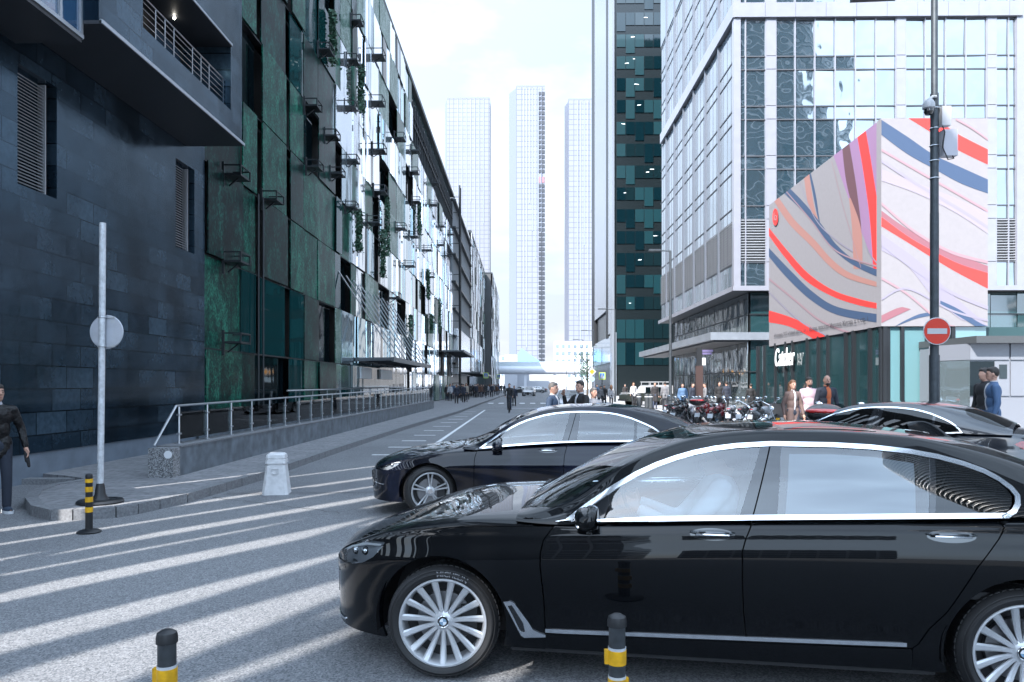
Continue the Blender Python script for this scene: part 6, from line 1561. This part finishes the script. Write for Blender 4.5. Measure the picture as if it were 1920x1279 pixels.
# sign pole left
p=px(188,942,10.3); galv=mat('galvanised',(.52,.54,.57),.5,metal=.2,var=(18,.2))
e=empty('sign_pole',(p.x,p.y,.125),'tall galvanised pole carrying a round sign seen from its back, on a black foot','sign pole')
b=MB(); b.lathe([(0,0),(.29,0),(.30,.02),(.28,.045),(.22,.05),(.2,.04),(.11,.05),(.07,.12),(.055,.24),(.045,.27),(0,.27)],32); b.build('foot',bbk,e,world=False)
b=MB(); b.tube([(0,0,.25),(.02,0,1.8),(.034,0,3.86)],.042,16); b.build('pole',galv,e,world=False)
zc_=HC+(VH-622)*10.3/FPX-.125; xo=.058
b=MB(); b.lathe([(0,-.008),(.228,-.008),(.236,0),(.228,.008),(0,.008)],48,(xo,.055,zc_),'y'); b.build('sign_disc',mat('sign_back',(.46,.48,.53),.4,metal=.3,var=(9,.08)),e,world=False)
b=MB()
for z in(zc_-.2,zc_+.2): b.tube([(.022+.05*math.cos(t),.05*math.sin(t),z) for t in [2*PI*k/16 for k in range(16)]],.007,6,closed=True); b.bar((xo-.12,.045,z),(xo+.12,.045,z),.02,.02)
b.build('clamps',steel,e,world=False)
MB().box(xo+.06,xo+.12,.044,.046,zc_+.12,zc_+.16).build('maker_label',refl,e,world=False,smooth=0)
# right tall pole with no-entry sign, camera, boxes, lamp
d=15.; p=px(1752,722,d); pg_=mat('pole_grey',(.05,.06,.07),.5,metal=.4,var=(9,.2)); ZV=lambda v:HC+(VH-v)*d/FPX
e=empty('lamp_pole',(p.x,p.y,0),'tall grey lamp pole with white dome camera, boxes and brackets at the right','lamp pole')
b=MB(); b.tube([(0,0,0),(0,0,2.35)],.098,20); b.tube([(0,0,2.35),(0,0,5.2)],.082,20); b.tube([(0,0,5.2),(0,0,7.6)],.078,16); b.tube([(0,0,7.6),(0,0,9.8)],.062,16); b.build('pole',pg_,e,world=False)
b=MB(); b.tube([(0,0,9.6),(-.5,0,9.68),(-.9,0,9.66)],.04,10); b.build('arm',pg_,e,world=False)
b=MB(); b.prism([(-1.62,-.16),(-.75,-.10),(-.75,.10),(-1.62,.16)],lambda a,c,h:(a,c,9.52 if h==0 else 9.66),1); b.build('lamp_head',pg_,e,world=False,smooth=0)
for z in(6.55,6.9,7.3,5.9,6.25):
    b=MB(); b.tube([(.088*math.cos(t),.088*math.sin(t),z) for t in [2*PI*k/18 for k in range(18)]],.010,6,closed=True); b.build('strap',steel,e,world=False)
cw=mat('camera_white',(.36,.37,.39),.35)
cz=ZV(205); b=MB(); b.tube([(-.02,-.09,cz+.22),(-.10,-.12,cz+.21),(-.19,-.14,cz+.14)],.028,10); b.lathe([(0,.15),(.05,.15),(.085,.12),(.115,.05),(.115,-.03),(.09,-.05),(0,-.05)],24,(-.19,-.14,cz)); b.build('dome_camera',cw,e,world=False)
b=MB(); b.lathe([(.085,-.04),(.09,-.10),(.06,-.16),(0,-.18)],24,(-.19,-.14,cz),cap=False); b.build('camera_dome',gloss,e,world=False)
b=MB(); b.box(.10,.28,-.10,.06,ZV(238),ZV(202)); b.build('junction_box',cw,e,world=False,smooth=0)
b=MB(); b.box(.12,.40,-.12,.06,ZV(295),ZV(246)); b.build('control_box',mat('box_lilac',(.40,.40,.45),.4),e,world=False,smooth=0)
b=MB(); b.tube([(.1,-.11,ZV(240)),(.13,-.14,ZV(252)),(.09,-.13,ZV(280)),(.2,-.13,ZV(303)),(.33,-.1,ZV(300)),(.30,-.1,ZV(294))],.012,6); b.build('cable',rubber,e,world=False)
# no-entry sign as its own thing
zc_=ZV(622); sx=px(1757,622,d-.15)
e=empty('road_sign',(sx.x,sx.y,zc_-.28),'round red no-entry sign with white bar on the tall grey pole','road sign')
b=MB(); b.lathe([(0,.0),(.272,0),(.275,.006),(.272,.012),(0,.012)],48,(0,0,.28),'y'); b.build('backing',mat('sign_white_r',(.40,.41,.43),.35),e,world=False)
b=MB(); b.lathe([(0,-.004),(.255,-.004),(.255,.0)],48,(0,0,.28),'y',cap=False); b.build('red_disc',mat('sign_red',(.50,.035,.018),.35),e,world=False,smooth=0)
MB().box(-.195,.195,-.009,-.0045,.225,.335).build('white_bar',mat('sign_white_r',(.40,.41,.43),.35),e,world=False,smooth=0)
# street lamps
def lamp(u,vt,d,label,arm=1.3,h=9.0,group='street lamps along the right side'):
    p=px(u,700,d); z=HC+(VH-vt)*d/FPX; e=empty('street_lamp',(p.x,p.y,.0),label,'street lamp',group)
    b=MB(); b.tube([(0,0,0),(0,0,1.2)],.12,12); b.tube([(0,0,1.2),(0,0,z)],[.085,.06],12); b.build('pole',pg_,e,world=False)
    b=MB(); b.tube([(0,0,z-.02),(-arm*.5,0,z)],.035,8); b.build('arm',pg_,e,world=False)
    b=MB(); b.prism([(-arm,-.13),(-arm*.45,-.09),(-arm*.45,.09),(-arm,.13)],lambda a,c,h_:(a,c,z-.02 if h_==0 else z+.07),1); b.build('lamp_head',pg_,e,world=False,smooth=0)
lamp(1257,470,40,'tall slim street lamp, nearest of the row, behind the motorcycles',1.15)
for u,v,d,lb in((1153,580,71,'second street lamp, in front of the dark tower'),(1112,620,99.5,'third street lamp at the corner of the dark tower'),(1093,637,119,'fourth street lamp, left of the tower corner'),(1090,651,143,'fifth street lamp, just behind the fourth'),(1078,661,166,'sixth and thin street lamp down the street'),(1062,668,188,'farthest thin street lamp before the footbridge')): lamp(u,v,d,lb,1.6)
# crossing signs
pgm=mat('sign_lime',(.42,.55,.10),.4); blu=mat('sign_blue',(.03,.12,.40),.4)
def crossing(u,v,d,w_,label):
    p=px(u,v,d); s=w_*d/FPX/2; e=empty('crossing_sign',(p.x,p.y,0),label,'road sign','pedestrian crossing signs')
    MB().tube([(0,.06,0),(0,.06,p.z)],.04,8).build('post',pg_,e,world=False)
    MB().box(-s,s,-.01,.02,p.z-s*1.1,p.z+s*1.1).build('board',pgm,e,world=False,smooth=0)
    MB().box(-s*.74,s*.74,-.016,-.011,p.z-s*.8,p.z+s*.85).build('blue_field',blu,e,world=False,smooth=0)
    b=MB(); b.add([(-s*.62,-.02,p.z-s*.62),(s*.62,-.02,p.z-s*.62),(0,-.02,p.z+s*.7)],[(0,1,2)]); b.build('white_triangle',mat('sign_white_r',(.40,.41,.43),.35),e,world=False,smooth=0,fix=False)
    b=MB(); 
    for a,c in(((0,.3),(0,-.1)),((0,-.1),(-.2,-.5)),((0,-.1),(.2,-.5)),((0,.15),(-.18,0)),((0,.15),(.18,0))): b.bar((a[0]*s,-.024,p.z+a[1]*s),(c[0]*s,-.024,p.z+c[1]*s),s*.12,.004,up=(0,1,0))
    b.sphere((0,-.024,p.z+s*.42),s*.09,8,6,sc=(1,.1,1)); b.build('walking_symbol',blk,e,world=False,smooth=0)
crossing(1129,705,62,12,'lime bordered pedestrian crossing sign right of the suited men'); crossing(911,704,92,9.5,'lime bordered crossing sign over the left pavement crowd'); crossing(935,706,120,7,'small crossing sign at the far left kerb bend')
p=px(1110,697,75); e=empty('priority_sign',(p.x,p.y,0),'white edged yellow diamond priority sign above a round blue sign','road sign')
MB().tube([(0,.06,0),(0,.06,p.z+.4)],.04,8).build('post',pg_,e,world=False)
b=MB(); s=.42; b.add([(s,0,p.z),(0,0,p.z+s),(-s,0,p.z),(0,0,p.z-s)],[(0,1,2,3)]); b.build('diamond',mat('sign_white_r',(.40,.41,.43),.35),e,world=False,smooth=0,fix=False)
b=MB(); s=.27; b.add([(s,-.01,p.z),(0,-.01,p.z+s),(-s,-.01,p.z),(0,-.01,p.z-s)],[(0,1,2,3)]); b.build('yellow_centre',mat('sign_amber',(.55,.25,.02),.4),e,world=False,smooth=0,fix=False)
MB().lathe([(0,-.02),(.28,-.02),(.28,0),(0,0)],20,(0,0,p.z-.75),'y').build('round_sign',mat('sign_paleblue',(.25,.34,.42),.4),e,world=False)
# direction signpost
d=36.; p=px(1311,722,d); Z=lambda v:HC+(VH-v)*d/FPX
e=empty('signpost',(p.x,p.y,.14),'brown finger signpost with small white blades among the motorcycles','signpost')
MB().box(-.17,.17,-.08,.08,0,Z(686)-.14).build('pillar',mat('post_brown',(.045,.025,.022),.5),e,world=False,smooth=0)
MB().box(-.12,.12,-.07,.07,Z(686)-.14,Z(652)-.14).build('mast',bbk,e,world=False,smooth=0)
b=MB(); b.box(.12,.66,-.03,.03,Z(660)-.14,Z(656)-.14); b.box(.12,.60,-.03,.03,Z(665)-.14,Z(661)-.14); b.build('blade',mat('blade_violet',(.12,.10,.20),.4),e,world=False,smooth=0)
MB().box(.13,.30,-.05,.0,Z(685)-.14,Z(671)-.14).build('map_plate',refl,e,world=False,smooth=0)
# dark posts near the crossing
for u,lb in((1198,'first dark cylinder post from the street lamp side'),(1220,'second dark cylinder post, by the off-roader tail'),(1213,'thin dark post between the two dark cylinders')):
    p=px(u,740,50); e=empty('dark_post',(p.x,p.y,.14),lb,'bollard','dark posts by the crossing')
    MB().lathe([(0,0),(.16,0),(.16,.95),(.13,1.0),(0,1.0)],16).build('post',bgr,e,world=False)
    MB().lathe([(.161,.8),(.166,.8),(.166,.86),(.161,.86)],16,cap=False).build('band',refl,e,world=False)
p=px(1457,785,28.); e=empty('short_bollard',(p.x,p.y,.0),'short black and yellow bollard near the chrome motorcycle','bollard')
MB().lathe([(0,0),(.09,0),(.09,.62),(0,.64)],14).build('post',bbk,e,world=False)
for z in(.15,.4): MB().lathe([(.091,z),(.096,z),(.096,z+.12),(.091,z+.12)],14,cap=False).build('band',yel,e,world=False)
# ================================================================ MOTORCYCLES
def motorcycle(loc,rz,label,paintc,fair=True,box=None,helmet=None,group='parked motorcycles',cruiser=False,plate=True):
    e=empty('motorcycle',loc,label,'motorcycle',group); e.rotation_euler=(0,0,R(rz)); pm=mat('moto_'+paintc[0],paintc[1],.25,coat=1)
    for xw in(-.68,.70):
        w_=bpy.data.objects.new('wheel',None); COL.objects.link(w_); w_.parent=e; w_.location=(xw,0,.31)
        MB().tube([(.245*math.cos(2*PI*k/32),0,.245*math.sin(2*PI*k/32)) for k in range(32)],.068,10,closed=True).build('tyre',rubber,w_,world=False)
        b=MB()
        for k in range(6): b.bar((0,0,0),(.2*math.cos(2*PI*k/6),0,.2*math.sin(2*PI*k/6)),.03,.03,up=(0,1,0))
        b.lathe([(0,-.05),(.05,-.05),(.05,.05),(0,.05)],12,(0,0,0),'y'); b.tube([(.19*math.cos(2*PI*k/24),0,.19*math.sin(2*PI*k/24)) for k in range(24)],.02,6,closed=True); b.build('rim',satin if cruiser else bgr,w_,world=False)
        MB().lathe([(.05,.06),(.14,.06),(.14,.066),(.05,.066)],20,(0,0,0),'y').build('brake_disc',disc,w_,world=False)
    b=MB(); ell(b,(.0,0,.42),.26,.16,.17); b.box(-.18,.2,-.13,.13,.3,.5); ell(b,(.12,0,.58),.12,.11,.12); b.build('engine',satin if cruiser else bgr,e,world=False,smooth=40)
    b=MB(); b.tube([(.40,0,.95),(.70,.09,.31)],.028,8); b.tube([(.40,0,.95),(.70,-.09,.31)],.028,8); b.build('fork',satin,e,world=False)
    b=MB(); b.tube([(.38,0,.9),(.0,0,.72),(-.4,0,.62),(-.68,.08,.31)],.035,8); b.tube([(-.1,0,.3),(-.68,-.08,.31)],.03,8); b.build('frame',bgr,e,world=False)
    b=MB(); ell(b,(.14,0,.84),.26,.14,.14,R(8)); bake(b,.02,'fuel_tank',pm,e,2)
    b=MB(); ell(b,(-.25,0,.78),.26,.13,.06); ell(b,(-.52,0,.86),.18,.10,.06,R(-12)); bake(b,.02,'saddle',plast,e,2)
    b=MB(); ell(b,(-.66,0,.86),.20,.10,.07,R(-16)); limb(b,(-.35,0,.72),(-.7,0,.82),.08,.06); bake(b,.02,'tail',pm,e,2)
    b=MB(); ell(b,(-.80,0,.86),.025,.07,.03); b.build('tail_lamp',mat('tail_red',(.45,.01,.01),.2,coat=1),e,world=False)
    b=MB(); b.tube([(.15,-.1,.35),(.0,-.16,.22),(-.35,-.19,.32),(-.75,-.20,.46)],[.025,.03,.05,.055],10); b.build('exhaust',chrome,e,world=False)
    b=MB(); b.tube([(.22,.36,1.06),(.34,.2,1.07),(.40,0,1.0),(.34,-.2,1.07),(.22,-.36,1.06)] if not cruiser else [(.10,.40,1.12),(.28,.3,1.16),(.40,0,1.0),(.28,-.3,1.16),(.10,-.40,1.12)],.016,8); b.build('handlebar',chrome if cruiser else bbk,e,world=False)
    for s in(1,-1):
        b=MB(); b.tube([(.34,s*.26,1.07),(.36,s*.34,1.22)],.008,6); ell(b,(.35,s*.37,1.25),.02,.075,.045); b.build('mirror',chrome,e,world=False)
    if fair:
        b=MB(); ell(b,(.50,0,.90),.19,.16,.17); ell(b,(.36,0,.66),.20,.17,.18); bake(b,.02,'fairing',pm,e,2)
        b=MB(); b.grid(lambda u,v:(.52-.22*u,(-1+2*v)*.15*(1-.3*u),1.02+.20*u+.05*math.sin(PI*v)),5,6); b.build('windshield',glassy('ws_'+paintc[0],(.3,.34,.36)),e,world=False,fix=False)
    b=MB(); ell(b,(.66 if fair else .52,0,.88),.05,.10,.09); b.build('headlight',chrome,e,world=False)
    b=MB(); n=10; b.grid(lambda u,v:(.70+.36*math.cos(R(20+120*u)),(-1+2*v)*.07,.31+.36*math.sin(R(20+120*u))),10,3); b.build('front_mudguard',pm,e,world=False,fix=False)
    if plate:
        b=MB(); b.add([(-.90,-.10,.52),(-.90,.10,.52),(-.86,.10,.68),(-.86,-.10,.68)],[(0,1,2,3)]); b.build('number_plate',refl,e,world=False,smooth=0,fix=False)
    if box:
        bm_=MB(); ell(bm_,(-.80,0,1.12),.32,.33,.17); bake(bm_,.02,'top_box',mat('box_black',(.012,.013,.015),.35,coat=.6),e,3)
        bm_=MB(); ell(bm_,(-.96,0,1.16),.175,.29,.06); bake(bm_,.015,'box_reflector',mat('tail_red',(.45,.01,.01),.2,coat=1),e,2)
    b=MB(); b.tube([(-.1,.12,.3),(-.15,.28,.02)],.012,6); b.build('side_stand',bbk,e,world=False)
    return e
def mp_(u,d): p=px(u,700,d); return (p.x,p.y,0.0)
WHT=('white',(.45,.45,.47)); RDD=('red',(.16,.008,.01)); BLK=('black',(.01,.01,.012)); SIL=('silver',(.20,.21,.225)); DRD=('dark_red',(.12,.01,.015))
motorcycle(mp_(1262,33),55,'dark motorcycle at the left end of the parked row',BLK)
motorcycle(mp_(1290,31),60,'white and red motorcycle, second from the left of the row',WHT)
motorcycle(mp_(1318,29.5),62,'red motorcycle with number plate and large black top box',RDD,box=True)
motorcycle(mp_(1345,28.5),58,'dark red sport motorcycle in the middle of the row',DRD)
motorcycle(mp_(1372,28.5),66,'silver tanked motorcycle right of the dark red one',SIL,fair=False)
motorcycle(mp_(1396,28),60,'black motorcycle with covered seat before the chrome cruiser',BLK,fair=False,cruiser=True)
motorcycle(mp_(1432,27.5),40,'chrome cruiser motorcycle at the right end of the row',SIL,fair=False,cruiser=True)
motorcycle(mp_(1276,29.5),58,'black motorcycle nearer the viewer, left part of the row',BLK)
motorcycle(mp_(1334,31.5),52,'dark motorcycle tucked behind the red one with the top box',BLK,fair=False)
motorcycle(mp_(1412,30.5),48,'black motorcycle behind the chrome cruiser',BLK)
motorcycle((px(1566,700,13.6).x,px(1566,700,13.6).y,.14),55,'black touring motorcycle with rounded red reflector top box, near the orange shirted man',BLK,box=True,group=None,cruiser=False)
# ================================================================ OFF-ROADER
d=60.; p=px(1212,745,d)
e=empty('off_roader',(p.x,p.y,.0),'white boxy off-roader with roof rack parked before the dark tower','car'); e.rotation_euler=(0,0,R(195))
ow=mat('offroad_white',(.34,.35,.37),.35,coat=.6)
b=MB(); b.prism([(-1.9,.45),(-1.9,1.05),(.55,1.08),(.62,1.12),(1.85,1.06),(2.0,.98),(2.02,.5),(1.5,.45),(1.42,.72),(1.25,.85),(.95,.85),(.78,.72),(.7,.45),(-.75,.45),(-.83,.72),(-1.0,.85),(-1.3,.85),(-1.45,.72),(-1.5,.45)],lambda a,c,h:(a,-.85 if h==0 else .85,c),1); b.build('body',mat('offroad_dark',(.02,.025,.022),.35,coat=.5),e,world=False,smooth=0)
b=MB(); b.prism([(.60,1.10),(.30,1.62),(.2,1.66),(.22,1.74),(-1.85,1.76),(-1.9,1.66)],lambda a,c,h:(a,-.78 if h==0 else .78,c),1); b.build('hard_top',ow,e,world=False,smooth=0)
b=MB(); b.box(.6,1.9,-.72,.72,1.07,1.14); b.build('bonnet',ow,e,world=False,smooth=0)
for s in(1,-1):
    for x0,x1 in((-1.75,-1.0),(-.9,-.1),(0,.42)):
        b=MB(); b.box(x0,x1,s*.775-.012*(s<0),s*.775+.012*(s>0)+.003*s,1.14,1.58); b.build('window',g_dark,e,world=False,smooth=0)
    b=MB(); b.box(-1.92,-1.88,s*.8-.1,s*.8+.02,1.05,1.7); b.build('pillar',ow,e,world=False,smooth=0)
b=MB(); 
for x in(-1.8,-.7,.1): b.bar((x,-.75,1.98),(x,.75,1.98),.04,.04); b.bar((x,-.75,1.75),(x,-.75,2.0),.04,.04); b.bar((x,.75,1.75),(x,.75,2.0),.04,.04)
for s in(1,-1): b.bar((-1.85,s*.75,2.0),(.2,s*.75,2.0),.05,.05)
b.build('roof_rack',ow,e,world=False,smooth=0)
for x in(1.1,-1.15):
    for s in(1,-1):
        b=MB(); b.lathe([(.0,-.12),(.34,-.12),(.39,-.08),(.39,.08),(.34,.12),(0,.12)],24,(x,s*.78,.39),'y'); b.build('wheel',rubber,e,world=False)
        b=MB(); b.lathe([(.0,.0),(.2,.0),(.2,.01)],20,(x,s*.905,.39),'y'); b.build('rim',disc,e,world=False)
b=MB(); b.lathe([(0,0),(.38,0),(.38,.2),(0,.2)],24,(0,0,0)); bo=b.build('spare_wheel',rubber,e,world=False); bo.rotation_euler=(0,-PI/2,0); bo.location=(-1.9,0,1.05)
b=MB(); b.box(1.95,2.12,-.85,.85,.48,.62); b.build('bumper',bbk,e,world=False,smooth=0)
# ================================================================ FAR CARS (copies of the saloon, repainted)
def repaint(root,m):
    for o in root.children_recursive:
        if o.type=='MESH' and len(o.material_slots) and o.material_slots[0].material==cnavy:
            o.material_slots[0].link='OBJECT'; o.material_slots[0].material=m
for u,d,rz,m_,lb in((1066,46,-88,mat('car_silver',(.30,.31,.33),.3,coat=1,metal=.3),'silver car coming up the street behind the suited men'),(992,120,-95,mat('car_silver',(.30,.31,.33),.3,coat=1,metal=.3),'silver car far down the street by the footbridge'),(975,150,170,mat('car_black_far',(.01,.01,.012),.3,coat=1),'small dark car crossing far down the street'),(1003,160,175,mat('car_grey_far',(.12,.13,.14),.3,coat=1),'small grey car at the street end, right of the dark one')):
    c_=copy_tree(em); p=px(u,722,d); c_.location=(p.x,p.y,0); c_.rotation_euler=(0,0,R(rz)); repaint(c_,m_); c_['label']=lb; c_.name='parked_car'; c_['category']='car'
# ================================================================ TREE by the dark tower
def tree(x,y,h,r_,label,n=2600,seed=1):
    r=random.Random(seed); e=empty('street_tree',(x,y,0),label,'tree')
    b=MB(); b.tube([(0,0,0),(.1,0,h*.3),(0,.1,h*.6),(.1,.1,h*.9)],[.16,.12,.08,.03],8)
    tips=[]
    for k in range(16):
        a=r.uniform(0,2*PI); z0=h*r.uniform(.3,.7); q=Vector((math.cos(a),math.sin(a),r.uniform(.4,1.1)))*r_*r.uniform(.5,1); b.tube([(0,0,z0),q*.5+Vector((0,0,z0)),q+Vector((0,0,z0+.2))],[.06,.04,.015],5); tips.append(q+Vector((0,0,z0+.2))); tips.append(q*.6+Vector((0,0,z0)))
    b.build('trunk',mat('bark',(.06,.045,.035),.9),e,world=False)
    b=MB()
    for _ in range(n):
        t_=r.choice(tips); p=t_+Vector((r.gauss(0,.5),r.gauss(0,.5),r.gauss(0,.45))); s=r.uniform(.05,.13); d_=Vector((r.uniform(-1,1),r.uniform(-1,1),r.uniform(-1,1))).normalized(); a=d_.orthogonal().normalized()*s; c=d_.cross(a)*.6; b.add([p-a,p+c,p+a,p-c],[(0,1,2,3)])
    b.build('crown',leafm,e,world=False,smooth=0,fix=False)
p=px(1101,700,112); tree(p.x,p.y,7.5,1.8,'thin leafed young tree left of the dark tower corner',1500,3)
